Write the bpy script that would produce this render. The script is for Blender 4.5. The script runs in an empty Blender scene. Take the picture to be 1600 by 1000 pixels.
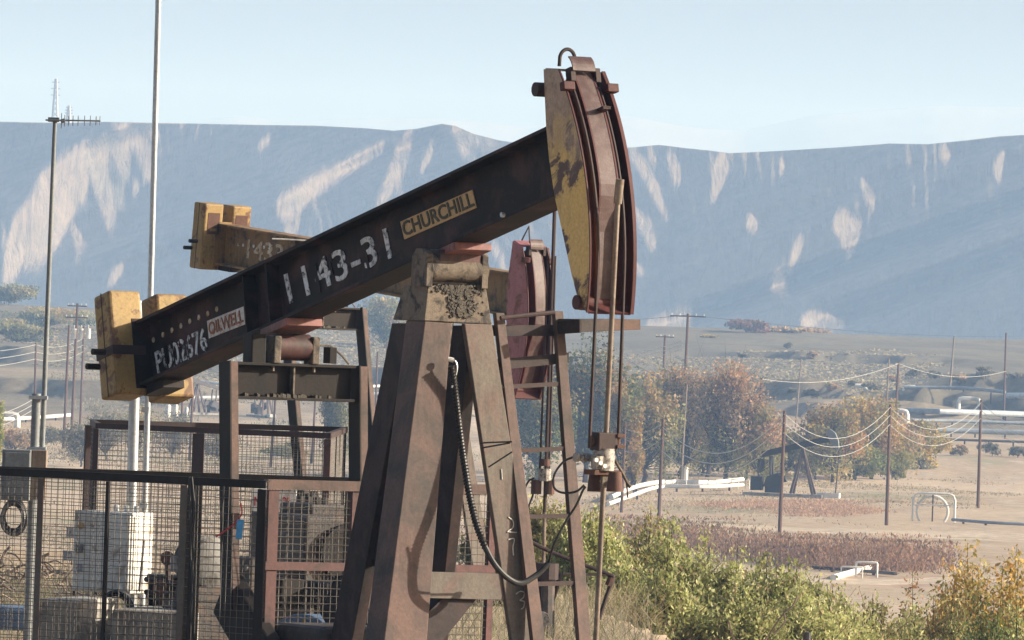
import bpy, math, random
import numpy as np
from mathutils import Vector, Matrix

# ------------------------------------------------------------------ camera, sky, sun
sc = bpy.context.scene
col = sc.collection
EYE = 3.05                      # the lens is 3 m above the well pad (pad is z = 0)
F, HZ, ROLL = 12000.0, 537.0, math.radians(2.0)
pitch = math.atan((HZ - 500) / F)
FWD = Vector((0, math.cos(pitch), math.sin(pitch)))
R0 = Vector((1, 0, 0)); U0 = Vector((0, -math.sin(pitch), math.cos(pitch)))
RGT = R0 * math.cos(ROLL) + U0 * math.sin(ROLL)
UPV = -R0 * math.sin(ROLL) + U0 * math.cos(ROLL)
cam_d = bpy.data.cameras.new('camera'); cam = bpy.data.objects.new('camera', cam_d); col.objects.link(cam)
cam_d.sensor_width = 36; cam_d.lens = 36 * F / 1600; cam_d.clip_start = 1; cam_d.clip_end = 60000
m = Matrix.Identity(4)
for r in range(3):
    m[r][0], m[r][1], m[r][2] = RGT[r], UPV[r], -FWD[r]
m[2][3] = EYE
cam.matrix_world = m
sc.camera = cam
CAM = Vector((0, 0, EYE))

SUN_EL, SUN_AZ = math.radians(21), math.radians(1)      # azimuth measured from +X (right) towards +Y (away)
SUN = Vector((math.cos(SUN_EL) * math.cos(SUN_AZ), math.cos(SUN_EL) * math.sin(SUN_AZ), math.sin(SUN_EL)))
world = bpy.data.worlds.new('World'); sc.world = world; world.use_nodes = True
wn = world.node_tree.nodes; wl = world.node_tree.links
sky = wn.new('ShaderNodeTexSky'); sky.sky_type = 'NISHITA'; sky.sun_disc = False
sky.sun_elevation = SUN_EL; sky.sun_rotation = math.pi / 2 - SUN_AZ
sky.altitude = 100; sky.air_density = 1.0; sky.dust_density = 6.0; sky.ozone_density = 1.6
hs = wn.new('ShaderNodeHueSaturation'); hs.inputs['Saturation'].default_value = 1.05; hs.inputs['Value'].default_value = 1.0   # thin autumn haze pales the whole sky
wl.new(sky.outputs[0], hs.inputs['Color']); wl.new(hs.outputs[0], wn['Background'].inputs[0]); wn['Background'].inputs[1].default_value = 0.084
sd = bpy.data.lights.new('sun', 'SUN'); sd.energy = 5.0; sd.angle = math.radians(0.53); sd.color = (1.0, 0.93, 0.82)
so = bpy.data.objects.new('sun', sd); col.objects.link(so)
so.rotation_euler = SUN.to_track_quat('Z', 'Y').to_euler(); so.location = (60, 40, 60)
sc.view_settings.view_transform = 'Standard'; sc.view_settings.look = 'None'
sc.view_settings.gamma = 1; sc.view_settings.use_curve_mapping = False
sc.view_settings.exposure = 1.1
sc.render.engine = 'CYCLES'
sc.cycles.use_denoising = True
sc.cycles.volume_bounces = 1; sc.cycles.max_bounces = 6; sc.cycles.transparent_max_bounces = 12

# ------------------------------------------------------------------ helpers
rng = random.Random(7)
V = Vector
Z = V((0, 0, 1))
def ray(px, py):                        # direction through a point of the 1600x1000 frame, scaled to y = 1
    u, v = px - 800, 500 - py
    w = RGT * (u / F) + UPV * (v / F) + FWD
    return w / w.y
def W(px, py, Y): return CAM + ray(px, py) * Y
def plane_hit(px, py, pt, nrm):
    r = ray(px, py); return CAM + r * ((pt - CAM).dot(nrm) / r.dot(nrm))
def zhit(px, py, z):
    r = ray(px, py); return CAM + r * ((z - EYE) / r.z)

class MB:
    """collects shapes; build() links them as one mesh object"""
    def __init__(s): s.v = []; s.f = []
    def add(s, vs, fs):
        o = len(s.v); s.v += [tuple(v) for v in vs]; s.f += [tuple(o + i for i in f) for f in fs]; return s
    def box(s, c, ax, ay, az):          # centre and three half-axis vectors
        c, ax, ay, az = V(c), V(ax), V(ay), V(az)
        vs = [c + ax * x + ay * y + az * z for z in (-1, 1) for y in (-1, 1) for x in (-1, 1)]
        fs = [(0, 2, 3, 1), (4, 5, 7, 6), (0, 1, 5, 4), (2, 6, 7, 3), (0, 4, 6, 2), (1, 3, 7, 5)]
        if ax.cross(ay).dot(az) < 0: fs = [f[::-1] for f in fs]
        return s.add(vs, fs)
    def prism(s, poly, ext):            # planar polygon swept by ext
        p = [V(q) for q in poly]; ext = V(ext); n = len(p)
        nr = V((0, 0, 0))
        for k in range(n): nr += p[k].cross(p[(k + 1) % n])
        if nr.dot(ext) > 0: p = p[::-1]
        vs = p + [q + ext for q in p]
        fs = [tuple(range(n)), tuple(range(2 * n - 1, n - 1, -1))]
        for k in range(n):
            a, b = k, (k + 1) % n
            fs.append((b, a, a + n, b + n))
        return s.add(vs, fs)
    def tube(s, pts, r, n=8, cap=True):
        pts = [V(p) for p in pts]; m_ = len(pts)
        rr = r if isinstance(r, (list, tuple)) else [r] * m_
        t0 = (pts[1] - pts[0]).normalized()
        a = t0.orthogonal().normalized()
        vs, fs = [], []
        for k in range(m_):
            t = (pts[min(k + 1, m_ - 1)] - pts[max(k - 1, 0)]).normalized()
            a = (a - t * a.dot(t)); a = a.normalized() if a.length > 1e-6 else t.orthogonal().normalized()
            b = t.cross(a)
            for j in range(n):
                an = 2 * math.pi * j / n
                vs.append(pts[k] + (a * math.cos(an) + b * math.sin(an)) * rr[k])
        for k in range(m_ - 1):
            for j in range(n):
                q = (j + 1) % n
                fs.append((k * n + j, k * n + q, (k + 1) * n + q, (k + 1) * n + j))
        if cap: fs += [tuple(range(n - 1, -1, -1)), tuple(range((m_ - 1) * n, m_ * n))]
        return s.add(vs, fs)
    def bar(s, a, b, wx, wy, side=None):   # rectangular bar from a to b; side = direction of wx
        a, b = V(a), V(b); t = (b - a)
        sd_ = V(side) if side is not None else t.orthogonal()
        sd_ = (sd_ - t * (sd_.dot(t) / t.dot(t))).normalized(); o = t.normalized().cross(sd_)
        return s.box((a + b) / 2, t / 2, sd_ * wx / 2, o * wy / 2)
    def build(s, name, mat, parent=None, bevel=0, smooth=False):
        base = V((0, 0, 0))
        p = parent
        while p is not None: base += p.location; p = p.parent
        me = bpy.data.meshes.new(name)
        me.from_pydata([(x - base.x, y - base.y, z - base.z) for x, y, z in s.v], [], s.f)
        me.update()
        if smooth:
            for q in me.polygons: q.use_smooth = True
            me.set_sharp_from_angle(angle=math.radians(35))
        me.materials.append(M[mat] if isinstance(mat, str) else mat)
        o = bpy.data.objects.new(name, me); col.objects.link(o)
        if parent is not None: o.parent = parent
        if bevel:
            b = o.modifiers.new('bevel', 'BEVEL'); b.width = bevel; b.segments = 2; b.limit_method = 'ANGLE'
        return o
def tag(o, label, cat, group=None, kind=None):
    o['label'] = label; o['category'] = cat
    if group: o['group'] = group
    if kind: o['kind'] = kind
    return o
def empty(name, loc, label=None, cat=None, group=None):
    o = bpy.data.objects.new(name, None); col.objects.link(o); o.location = loc; o.empty_display_size = .2
    if label: tag(o, label, cat, group)
    return o
def structure(o): o['kind'] = 'structure'; return o
def copy_tree(o, parent=None):
    c = o.copy(); col.objects.link(c)
    if parent is not None: c.parent = parent
    for ch in list(o.children): copy_tree(ch, c)
    return c
def np_mesh(name, verts, faces4, mat, parent=None, cols=None, smooth=False):
    """quads from numpy arrays, optional colour per face"""
    base = V((0, 0, 0)); p = parent
    while p is not None: base += p.location; p = p.parent
    verts = np.asarray(verts, dtype=np.float64) - np.array(base)
    me = bpy.data.meshes.new(name); nv, nf = len(verts), len(faces4); kf = faces4.shape[1]
    me.vertices.add(nv); me.vertices.foreach_set('co', verts.astype(np.float32).ravel())
    me.loops.add(nf * kf); me.loops.foreach_set('vertex_index', faces4.astype(np.int32).ravel())
    me.polygons.add(nf); me.polygons.foreach_set('loop_start', np.arange(0, nf * kf, kf, dtype=np.int32))
    me.polygons.foreach_set('loop_total', np.full(nf, kf, dtype=np.int32))
    if smooth: me.polygons.foreach_set('use_smooth', np.ones(nf, dtype=bool))
    me.update(calc_edges=True); me.validate()
    if cols is not None:
        ca = me.color_attributes.new('leaf', 'FLOAT_COLOR', 'CORNER')
        c4 = np.ones((nf, kf, 4), dtype=np.float32); c4[:, :, :3] = np.asarray(cols, dtype=np.float32)[:, None, :]
        ca.data.foreach_set('color', c4.ravel())
    me.materials.append(M[mat])
    o = bpy.data.objects.new(name, me); col.objects.link(o)
    if parent is not None: o.parent = parent
    return o

# ------------------------------------------------------------------ materials
M = {}
def nodes_of(name):
    mt = bpy.data.materials.new(name); mt.use_nodes = True; M[name] = mt
    nt = mt.node_tree; return mt, nt, nt.nodes['Principled BSDF']
def _noise(nt, scale, detail=6, rough=.6, vec=None, dist=0, typ=None):
    n = nt.nodes.new('ShaderNodeTexNoise'); n.inputs['Scale'].default_value = scale
    n.inputs['Detail'].default_value = detail; n.inputs['Roughness'].default_value = rough
    n.inputs['Distortion'].default_value = dist
    if vec is not None: nt.links.new(vec, n.inputs['Vector'])
    return n
def _ramp(nt, fac, stops):
    r = nt.nodes.new('ShaderNodeValToRGB'); e = r.color_ramp.elements
    while len(e) < len(stops): e.new(.5)
    for k, (p, c) in enumerate(stops):
        e[k].position = p; e[k].color = (*c, 1) if len(c) == 3 else c
    nt.links.new(fac, r.inputs[0]); return r
def _mix(nt, fac, a, b):
    x = nt.nodes.new('ShaderNodeMix'); x.data_type = 'RGBA'
    for sock, v in ((x.inputs[0], fac), (x.inputs[6], a), (x.inputs[7], b)):
        if isinstance(v, (int, float)): sock.default_value = v
        elif isinstance(v, tuple): sock.default_value = (*v, 1)
        else: nt.links.new(v, sock)
    return x.outputs[2]
def worn(name, base, wear, patch=None, scale=3.0, amount=.5, patch_amount=.4, rough=.6, metal=0, bump=.15, streak=(1, 1, .35), fine=40, soft=.10, spec=.35, runs=.55, chips=0):
    """painted or bare metal: base coat, mottled wear, optional flaked patches, grain"""
    mt, nt, bs = nodes_of(name); L = nt.links.new
    tc = nt.nodes.new('ShaderNodeTexCoord'); mp = nt.nodes.new('ShaderNodeMapping'); mp.inputs['Scale'].default_value = streak
    L(tc.outputs['Object'], mp.inputs[0]); v = mp.outputs[0]
    n1 = _noise(nt, scale, 8, .65, v, .4)
    r1 = _ramp(nt, n1.outputs[0], [(.5 - .22 * amount - .1, (0, 0, 0)), (.5 + .28 * (1 - amount) + .06, (1, 1, 1))])
    c = _mix(nt, r1.outputs[0], wear, base)
    if patch:
        n2 = _noise(nt, scale * 1.7, 10, .62, tc.outputs['Object'], .8)
        t = .62 - .24 * patch_amount
        r2 = _ramp(nt, n2.outputs[0], [(t - soft / 2, (0, 0, 0)), (t + soft / 2 + .02, (1, 1, 1))])
        c = _mix(nt, r2.outputs[0], c, patch)
    if runs:                            # rain runs and oil streaks down the face
        ms = nt.nodes.new('ShaderNodeMapping'); ms.inputs['Scale'].default_value = (16, 16, .7); L(tc.outputs['Object'], ms.inputs[0])
        ns = _noise(nt, 1.6, 6, .7, ms.outputs[0], .2); rs = _ramp(nt, ns.outputs[0], [(.40, (1, 1, 1)), (.68, (0, 0, 0))])
        nm_ = _noise(nt, 1.3, 3, .5, tc.outputs['Object']); rm_ = _ramp(nt, nm_.outputs[0], [(.42, (0, 0, 0)), (.62, (1, 1, 1))])
        mm = nt.nodes.new('ShaderNodeMath'); mm.operation = 'MULTIPLY'; iv = nt.nodes.new('ShaderNodeMath'); iv.operation = 'SUBTRACT'; iv.inputs[0].default_value = 1
        L(rs.outputs[0], iv.inputs[1]); L(iv.outputs[0], mm.inputs[0]); L(rm_.outputs[0], mm.inputs[1])
        mk = nt.nodes.new('ShaderNodeMath'); mk.operation = 'MULTIPLY'; L(mm.outputs[0], mk.inputs[0]); mk.inputs[1].default_value = runs
        c = _mix(nt, mk.outputs[0], c, tuple(k * .28 for k in wear))
    if chips:                           # bare rusty metal along the edges
        bv = nt.nodes.new('ShaderNodeBevel'); bv.samples = 4; bv.inputs['Radius'].default_value = chips
        ge = nt.nodes.new('ShaderNodeNewGeometry'); dt = nt.nodes.new('ShaderNodeVectorMath'); dt.operation = 'DOT_PRODUCT'
        L(bv.outputs[0], dt.inputs[0]); L(ge.outputs['Normal'], dt.inputs[1])
        nc = _noise(nt, 26, 6, .7, tc.outputs['Object']); ad = nt.nodes.new('ShaderNodeMath'); ad.operation = 'MULTIPLY_ADD'; L(nc.outputs[0], ad.inputs[0]); ad.inputs[1].default_value = -.16; L(dt.outputs['Value'], ad.inputs[2])
        rc = _ramp(nt, ad.outputs[0], [(.84, (1, 1, 1)), (.895, (0, 0, 0))])
        c = _mix(nt, rc.outputs[0], c, (.10, .05, .03))
    n3 = _noise(nt, fine, 5, .7, tc.outputs['Object'])
    r3 = _ramp(nt, n3.outputs[0], [(.25, (.72, .72, .72)), (.75, (1.22, 1.22, 1.22))])
    mu = nt.nodes.new('ShaderNodeMix'); mu.data_type = 'RGBA'; mu.blend_type = 'MULTIPLY'; mu.inputs[0].default_value = 1
    L(c, mu.inputs[6]); L(r3.outputs[0], mu.inputs[7]); L(mu.outputs[2], bs.inputs['Base Color'])
    bs.inputs['Roughness'].default_value = rough; bs.inputs['Metallic'].default_value = metal
    bs.inputs['Specular IOR Level'].default_value = spec
    b = nt.nodes.new('ShaderNodeBump'); b.inputs['Strength'].default_value = bump; b.inputs['Distance'].default_value = .01
    L(n3.outputs[0], b.inputs['Height']); L(b.outputs[0], bs.inputs['Normal'])
    return mt
worn('beam_black', (.008, .008, .009), (.018, .014, .012), (.062, .03, .028), 1.3, .45, .30, .6, bump=.1, soft=.14, spec=.12)
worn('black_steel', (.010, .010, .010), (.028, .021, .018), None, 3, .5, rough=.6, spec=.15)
worn('primer_brown', (.135, .08, .065), (.092, .062, .053), (.046, .04, .036), 1.6, .5, .3, .75, soft=.22, streak=(1, 1, .22))
worn('primer_dark', (.06, .036, .034), (.035, .028, .026), (.02, .018, .018), 2.0, .5, .4, .7, soft=.2, spec=.2)
worn('primer_red', (.11, .042, .038), (.07, .034, .031), (.04, .024, .022), 2.4, .5, .3, .6)
worn('primer_pink', (.26, .10, .095), (.19, .08, .07), (.09, .055, .045), 3, .5, .3, .6)
worn('grey_leg', (.15, .124, .10), (.10, .09, .077), (.13, .085, .072), 2.0, .5, .3, .8, soft=.2)
worn('dust_steel', (.19, .152, .115), (.12, .098, .077), (.04, .035, .032), 5, .5, .3, .85, bump=.5)
worn('grease', (.045, .04, .035), (.10, .085, .065), None, 24, .5, rough=.8, bump=.8)
worn('yellow_weight', (.33, .22, .075), (.25, .165, .065), (.13, .065, .035), 4, .5, .24, .6, soft=.05, streak=(1, 1, .4), chips=.02)
worn('yellow_beam', (.27, .155, .05), (.17, .105, .05), (.06, .042, .03), 2.4, .5, .3, .6)
worn('head_yellow', (.62, .40, .11), (.56, .38, .15), (.085, .048, .042), 2.2, .5, .36, .6, streak=(1, 1, .6), soft=.03, runs=.9)
def two_coat(name, second, z0, z1):
    """an older coat shows over the upper part of the plate"""
    nt = M[name].node_tree; L = nt.links.new; bs = nt.nodes['Principled BSDF']
    mul = bs.inputs['Base Color'].links[0].from_node; src = mul.inputs[6].links[0].from_socket
    tc = nt.nodes.new('ShaderNodeTexCoord'); sp = nt.nodes.new('ShaderNodeSeparateXYZ'); L(tc.outputs['Object'], sp.inputs[0])
    n = _noise(nt, 3.0, 8, .65, tc.outputs['Object'], .6)
    ma = nt.nodes.new('ShaderNodeMath'); ma.operation = 'MULTIPLY_ADD'; L(n.outputs[0], ma.inputs[0]); ma.inputs[1].default_value = 1.6; L(sp.outputs[2], ma.inputs[2])
    mr = nt.nodes.new('ShaderNodeMapRange'); L(ma.outputs[0], mr.inputs[0]); mr.inputs[1].default_value = z0 + .8; mr.inputs[2].default_value = z1 + .8
    n2 = _noise(nt, 9, 8, .7, tc.outputs['Object'], .3); r2 = _ramp(nt, n2.outputs[0], [(.35, tuple(c * .62 for c in second)), (.6, second), (.66, (.09, .055, .05))])
    L(_mix(nt, mr.outputs[0], src, r2.outputs[0]), mul.inputs[6])
two_coat('head_yellow', (.40, .29, .215), 4.25, 4.75)
worn('head_red', (.095, .028, .026), (.062, .024, .022), None, 3, .5, .2, .6, fine=60, spec=.2)
worn('track_steel', (.085, .046, .042), (.058, .032, .029), (.115, .078, .07), 5, .5, .3, .5, fine=90, soft=.25, streak=(1, 1, .15))
worn('pink_head', (.36, .15, .155), (.26, .09, .085), (.16, .06, .03), 2.6, .45, .25, .6)
worn('rust', (.11, .05, .035), (.06, .035, .028), None, 6, .5, rough=.8)
worn('rust_dark', (.05, .025, .022), (.03, .02, .018), None, 6, .5, rough=.7)
worn('rod_brass', (.24, .195, .155), (.17, .135, .11), (.10, .065, .05), 3, .5, .2, .4, metal=.3, soft=.2, streak=(1, 1, .3))
worn('galvanised', (.50, .52, .54), (.40, .42, .44), None, 5, .4, rough=.42, metal=.55, bump=.05)
worn('grey_box', (.20, .215, .22), (.14, .15, .155), None, 4, .5, rough=.6)
worn('white_paint', (.72, .71, .67), (.55, .53, .48), (.30, .24, .18), 3, .4, .12, .5)
worn('white_pipe', (.74, .74, .72), (.58, .57, .53), None, 1, .4, rough=.5)
worn('grey_pipe', (.30, .34, .38), (.22, .24, .27), None, 1, .4, rough=.5)
worn('fitting_white', (.40, .38, .35), (.22, .19, .16), (.10, .08, .07), 18, .5, .35, .5)
worn('concrete', (.36, .34, .30), (.26, .24, .21), (.18, .16, .14), 2, .5, .3, .9, bump=.3)
worn('rubber', (.012, .012, .013), (.022, .021, .02), None, 8, .5, rough=.5)
worn('wood_pole', (.115, .062, .042), (.075, .045, .034), None, 2, .5, rough=.9, streak=(6, 6, .4))
worn('pale_pole', (.22, .17, .13), (.15, .12, .10), None, 2, .5, rough=.9, streak=(6, 6, .4))
worn('wire_steel', (.115, .105, .095), (.065, .052, .045), None, 12, .5, rough=.5)
worn('line_wire', (.42, .42, .40), (.34, .34, .33), None, 1, .5, rough=.4)
worn('paint_white', (.70, .71, .72), (.55, .56, .58), (.02, .02, .022), 9, .4, .34, .6)
worn('chalk', (.62, .60, .56), (.42, .40, .36), None, 30, .5, rough=.9)
worn('plate_tan', (.50, .31, .13), (.42, .26, .11), None, 8, .4, rough=.5)
worn('plate_ink', (.035, .033, .022), (.07, .06, .03), None, 12, .5, rough=.6)
worn('plate_white', (.62, .58, .55), (.50, .45, .42), (.30, .12, .08), 8, .4, .18, .5)
worn('plate_red', (.32, .13, .06), (.25, .11, .06), None, 12, .5, rough=.6)
worn('faded_white', (.62, .58, .50), (.33, .24, .13), (.30, .17, .05), 14, .5, .4, .6)
worn('sign_red', (.5, .04, .05), (.4, .04, .05), None, 5, .5)
worn('tag_blue', (.06, .30, .62), (.05, .25, .5), None, 5, .5, rough=.4)
worn('sign_yellow', (.75, .48, .02), (.6, .38, .02), None, 5, .5)
worn('engine_dark', (.03, .03, .032), (.06, .05, .045), (.09, .06, .045), 4, .5, .35, .6)
worn('engine_grey', (.22, .22, .215), (.13, .125, .12), (.07, .06, .05), 4, .5, .35, .6)
worn('blue_tarp', (.10, .16, .26), (.07, .11, .18), None, 4, .5, rough=.5)
worn('dark_tarp', (.018, .02, .024), (.035, .035, .035), None, 4, .5, rough=.6)
worn('bark', (.075, .058, .045), (.045, .036, .03), None, 3, .5, rough=.95, streak=(5, 5, .6))
worn('lattice', (.35, .36, .38), (.3, .3, .32), None, 1, .5, rough=.5)
def foliage(name, trans=.35):
    mt, nt, bs = nodes_of(name); L = nt.links.new
    at = nt.nodes.new('ShaderNodeVertexColor'); at.layer_name = 'leaf'
    bs.inputs['Roughness'].default_value = .6; L(at.outputs[0], bs.inputs['Base Color'])
    bs.inputs['Specular IOR Level'].default_value = .3
    tr = nt.nodes.new('ShaderNodeBsdfTranslucent'); L(at.outputs[0], tr.inputs[0])
    mx = nt.nodes.new('ShaderNodeMixShader'); mx.inputs[0].default_value = trans
    L(bs.outputs[0], mx.inputs[1]); L(tr.outputs[0], mx.inputs[2])
    L(mx.outputs[0], nt.nodes['Material Output'].inputs[0])
foliage('leaf', .42); foliage('dry', .5)
def soil(name, stops, scale, scale2, bump=.4, patches=(), band=(1, 1, 1), rise=None, gully=0):
    mt, nt, bs = nodes_of(name); L = nt.links.new
    tc = nt.nodes.new('ShaderNodeTexCoord'); mp = nt.nodes.new('ShaderNodeMapping'); mp.inputs['Scale'].default_value = band
    L(tc.outputs['Object'], mp.inputs[0])
    n1 = _noise(nt, scale, 9, .62, mp.outputs[0], .3); r1 = _ramp(nt, n1.outputs[0], stops)
    n2 = _noise(nt, scale2, 8, .75, tc.outputs['Object'])
    r2 = _ramp(nt, n2.outputs[0], [(.28, (.62, .62, .62)), (.72, (1.3, 1.3, 1.3))])
    c = r1.outputs[0]
    for (ps, lo, hi, pc) in patches:
        n4 = _noise(nt, ps, 6, .6, mp.outputs[0], .5); r4 = _ramp(nt, n4.outputs[0], [(lo, (0, 0, 0)), (hi, (1, 1, 1))])
        c = _mix(nt, r4.outputs[0], c, pc)
    if rise:                            # grassland takes over from the bare flats where the ground climbs
        sp = nt.nodes.new('ShaderNodeSeparateXYZ'); L(tc.outputs['Object'], sp.inputs[0]); n5 = _noise(nt, .012, 7, .65, mp.outputs[0], .4)
        ma = nt.nodes.new('ShaderNodeMath'); ma.operation = 'MULTIPLY_ADD'; L(n5.outputs[0], ma.inputs[0]); ma.inputs[1].default_value = 700; L(sp.outputs[1], ma.inputs[2])
        mr = nt.nodes.new('ShaderNodeMapRange'); L(ma.outputs[0], mr.inputs[0]); mr.inputs[1].default_value = rise[0] + 350; mr.inputs[2].default_value = rise[1] + 350
        n6 = _noise(nt, .06, 8, .7, mp.outputs[0], .6); r6 = _ramp(nt, n6.outputs[0], [(.32, tuple(k * .6 for k in rise[2])), (.55, rise[2]), (.75, tuple(k * 1.25 for k in rise[2]))])
        c = _mix(nt, mr.outputs[0], c, r6.outputs[0])
    mu = nt.nodes.new('ShaderNodeMix'); mu.data_type = 'RGBA'; mu.blend_type = 'MULTIPLY'; mu.inputs[0].default_value = 1
    L(c, mu.inputs[6]); L(r2.outputs[0], mu.inputs[7]); L(mu.outputs[2], bs.inputs['Base Color'])
    bs.inputs['Roughness'].default_value = .95; bs.inputs['Specular IOR Level'].default_value = .1
    b = nt.nodes.new('ShaderNodeBump'); b.inputs['Strength'].default_value = bump; b.inputs['Distance'].default_value = .25
    L(n2.outputs[0], b.inputs['Height']); L(b.outputs[0], bs.inputs['Normal'])
    if gully:                           # rills down the fall of the slope
        mg = nt.nodes.new('ShaderNodeMapping'); mg.inputs['Scale'].default_value = (1, .25, .2); L(tc.outputs['Object'], mg.inputs[0])
        ng = _noise(nt, .11, 9, .68, mg.outputs[0], .5); b2 = nt.nodes.new('ShaderNodeBump'); b2.inputs['Strength'].default_value = 1; b2.inputs['Distance'].default_value = gully
        L(ng.outputs[0], b2.inputs['Height']); L(b.outputs[0], b2.inputs['Normal']); L(b2.outputs[0], bs.inputs['Normal'])
soil('dry_ground', [(.3, (.27, .205, .14)), (.5, (.36, .28, .195)), (.7, (.45, .36, .265))], .02, .9,
     patches=[(.045, .56, .70, (.21, .205, .12)), (.035, .60, .72, (.32, .20, .145)), (.22, .52, .72, (.40, .335, .265)), (.11, .60, .75, (.20, .165, .12))], band=(1, .35, 1), rise=(930, 1080, (.14, .125, .092)))
soil('bluff_soil', [(.3, (.145, .115, .088)), (.5, (.195, .157, .122)), (.72, (.25, .205, .165))], .012, .16, .6,
     patches=[(.02, .6, .75, (.13, .115, .085)), (.05, .56, .72, (.15, .13, .10))], gully=6.5)
soil('track_dirt', [(.3, (.36, .29, .21)), (.7, (.47, .39, .30))], .3, 1.4, .3)
soil('far_soil', [(.3, (.10, .09, .08)), (.7, (.14, .125, .10))], .002, .02, .2)
# ------------------------------------------------------------------ terrain
_h = np.random.RandomState(3).rand(256, 256)
def vnoise(x, y):
    xi = np.floor(x).astype(int); yi = np.floor(y).astype(int); fx = x - xi; fy = y - yi
    fx = fx * fx * (3 - 2 * fx); fy = fy * fy * (3 - 2 * fy)
    g = lambda a, b: _h[a % 256, b % 256]
    return (g(xi, yi) * (1 - fx) + g(xi + 1, yi) * fx) * (1 - fy) + (g(xi, yi + 1) * (1 - fx) + g(xi + 1, yi + 1) * fx) * fy
def fbm(x, y, o=4):
    s = 0; a = .5
    for k in range(o): s = s + a * (vnoise(x + 17 * k, y + 31 * k) - .5); x = x * 2.03; y = y * 2.03; a *= .5
    return s
def sstep(t): t = np.clip(t, 0, 1); return t * t * (3 - 2 * t)
BANKS = [  # x centre, y at centre, half width, height, fade length behind
    (39, 1085, 9, 3.4, 40), (50, 1040, 13, 2.6, 50), (66, 1075, 14, 3.0, 60), (78, 1130, 14, 3.6, 70),
    (-62, 1020, 22, 2.2, 60), (-30, 1120, 24, 2.4, 50), (-82, 1150, 14, 2.6, 60), (8, 1180, 20, 1.4, 60), (56, 1330, 26, 1.6, 70)]
def zterr(X, Y):
    X = np.asarray(X, dtype=float); Y = np.asarray(Y, dtype=float)
    Ys = Y + np.interp(X, [-3, 0, .8, 2.2, 9, 30], [-14, -10, 0, 16, 20, 20]) * sstep((Y - 60) / 15) * sstep((200 - Y) / 60)
    z = np.interp(Ys, [-400, 93, 104, 150, 270, 860, 1130, 1520, 1700, 2750, 3050, 60000],
                  [0, 0, -1.6, -6.0, -10, -10, -3.0, 7.6, 6.5, 7.0, 8.5, 8.5])
    far = sstep((Y - 120) / 200)
    z = z + far * (fbm(X / 45., Y / 60., 4) * 1.6 + fbm(X / 8., Y / 14., 3) * .35) + (1 - far) * fbm(X / 1.3, Y / 1.3, 3) * .07
    z = z + sstep((Y - 1000) / 300) * sstep((2300 - Y) / 500) * fbm(X / 90., Y / 160., 3) * 5
    for (xc, yc, hw, A, fade) in BANKS:
        t = (Y - (yc - .9 * (X - xc)) + 26 * fbm(X / 4.5 + xc, Y / 40., 3)) / 6.0
        z = z + A * sstep(t) * np.exp(-((X - xc) / hw) ** 4) * np.exp(-np.maximum(Y - yc, 0) / fade)
    return z
def zt(x, y): return float(zterr(np.array([x]), np.array([y]))[0])
def ghit(px, py, y0=60, y1=2600):       # where the line of sight through a point of the frame meets the ground
    r = ray(px, py); Ys = np.linspace(y0, y1, 6000)
    d = (EYE + r.z * Ys) - zterr(r.x * Ys, Ys)
    k = np.argmax(d < 0) if (d < 0).any() else len(Ys) - 1
    return V((r.x * Ys[k], Ys[k], zt(r.x * Ys[k], Ys[k])))
tc_ = np.linspace(-1, 1, 231); tx = .10 * tc_ + .06 * tc_ ** 3
tx = np.concatenate([[-6, -3, -1.4, -.7, -.4, -.25], tx, [.25, .4, .7, 1.4, 3, 6]])
ty = np.concatenate([np.linspace(-400, 20, 8), np.linspace(30, 100, 90), np.geomspace(101, 900, 150), np.linspace(905, 1620, 170), np.geomspace(1640, 3300, 40), [4500, 7000, 11000, 20000, 40000]])
GX = tx[None, :] * (120 + np.maximum(ty, 0)[:, None]); GY = np.repeat(ty[:, None], len(tx), 1)
GZ = zterr(GX, GY)
def grid_mesh(name, X, Y, Zv, mat, smooth=True, parent=None):
    r, c = X.shape; idx = np.arange(r * c).reshape(r, c)
    f = np.stack([idx[:-1, :-1], idx[:-1, 1:], idx[1:, 1:], idx[1:, :-1]], -1).reshape(-1, 4)
    return np_mesh(name, np.stack([X, Y, Zv], -1).reshape(-1, 3), f, mat, parent, smooth=smooth)
structure(grid_mesh('ground', GX, GY, GZ, 'dry_ground'))

# a worn vehicle track over the flat, two ruts and a crown
def track(name, pts, half):
    P = [ghit(x, y) for x, y in pts]; xs = np.array([p.x for p in P]); ys = np.array([p.y for p in P]); t = np.linspace(0, len(P) - 1, 160)
    cx, cy = np.interp(t, range(len(P)), xs), np.interp(t, range(len(P)), ys); cy = cy + 3 * fbm(cx / 9., cx * 0, 3); u = np.linspace(-1, 1, 25)[:, None]
    X = cx[None, :] + u * 0; Y = cy[None, :] + u * half * (1 + .8 * fbm(cx / 5., cx * 0 + 4, 3))[None, :]
    lift = .06 - .10 * np.exp(-((np.abs(u) - .5) / .13) ** 2) - .10 * np.abs(u) ** 6
    structure(grid_mesh(name, X, Y, zterr(X, Y) + lift + .012, 'track_dirt'))
track('dirt_track', [(960, 818), (1080, 822), (1220, 828), (1380, 832), (1520, 836), (1700, 846)], 9.0)
track('dirt_track', [(1180, 900), (1280, 908), (1360, 912), (1460, 908), (1700, 905)], 7.0)

# ------------------------------------------------------------------ the bluffs: a wall of spurs and gullies three kilometres off
YB = 2950.0
RIDGE = [(-3000, 200), (-600, 186), (0, 190), (90, 192), (150, 190), (250, 192), (400, 195), (480, 196), (560, 200), (605, 204), (640, 201), (680, 193), (700, 196), (730, 209), (770, 219),
         (830, 228), (900, 233), (980, 230), (1020, 226), (1060, 231), (1100, 235), (1130, 239), (1200, 236), (1300, 230), (1380, 224), (1440, 225), (1500, 219), (1550, 213), (1600, 210), (2100, 200), (4500, 230)]
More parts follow.
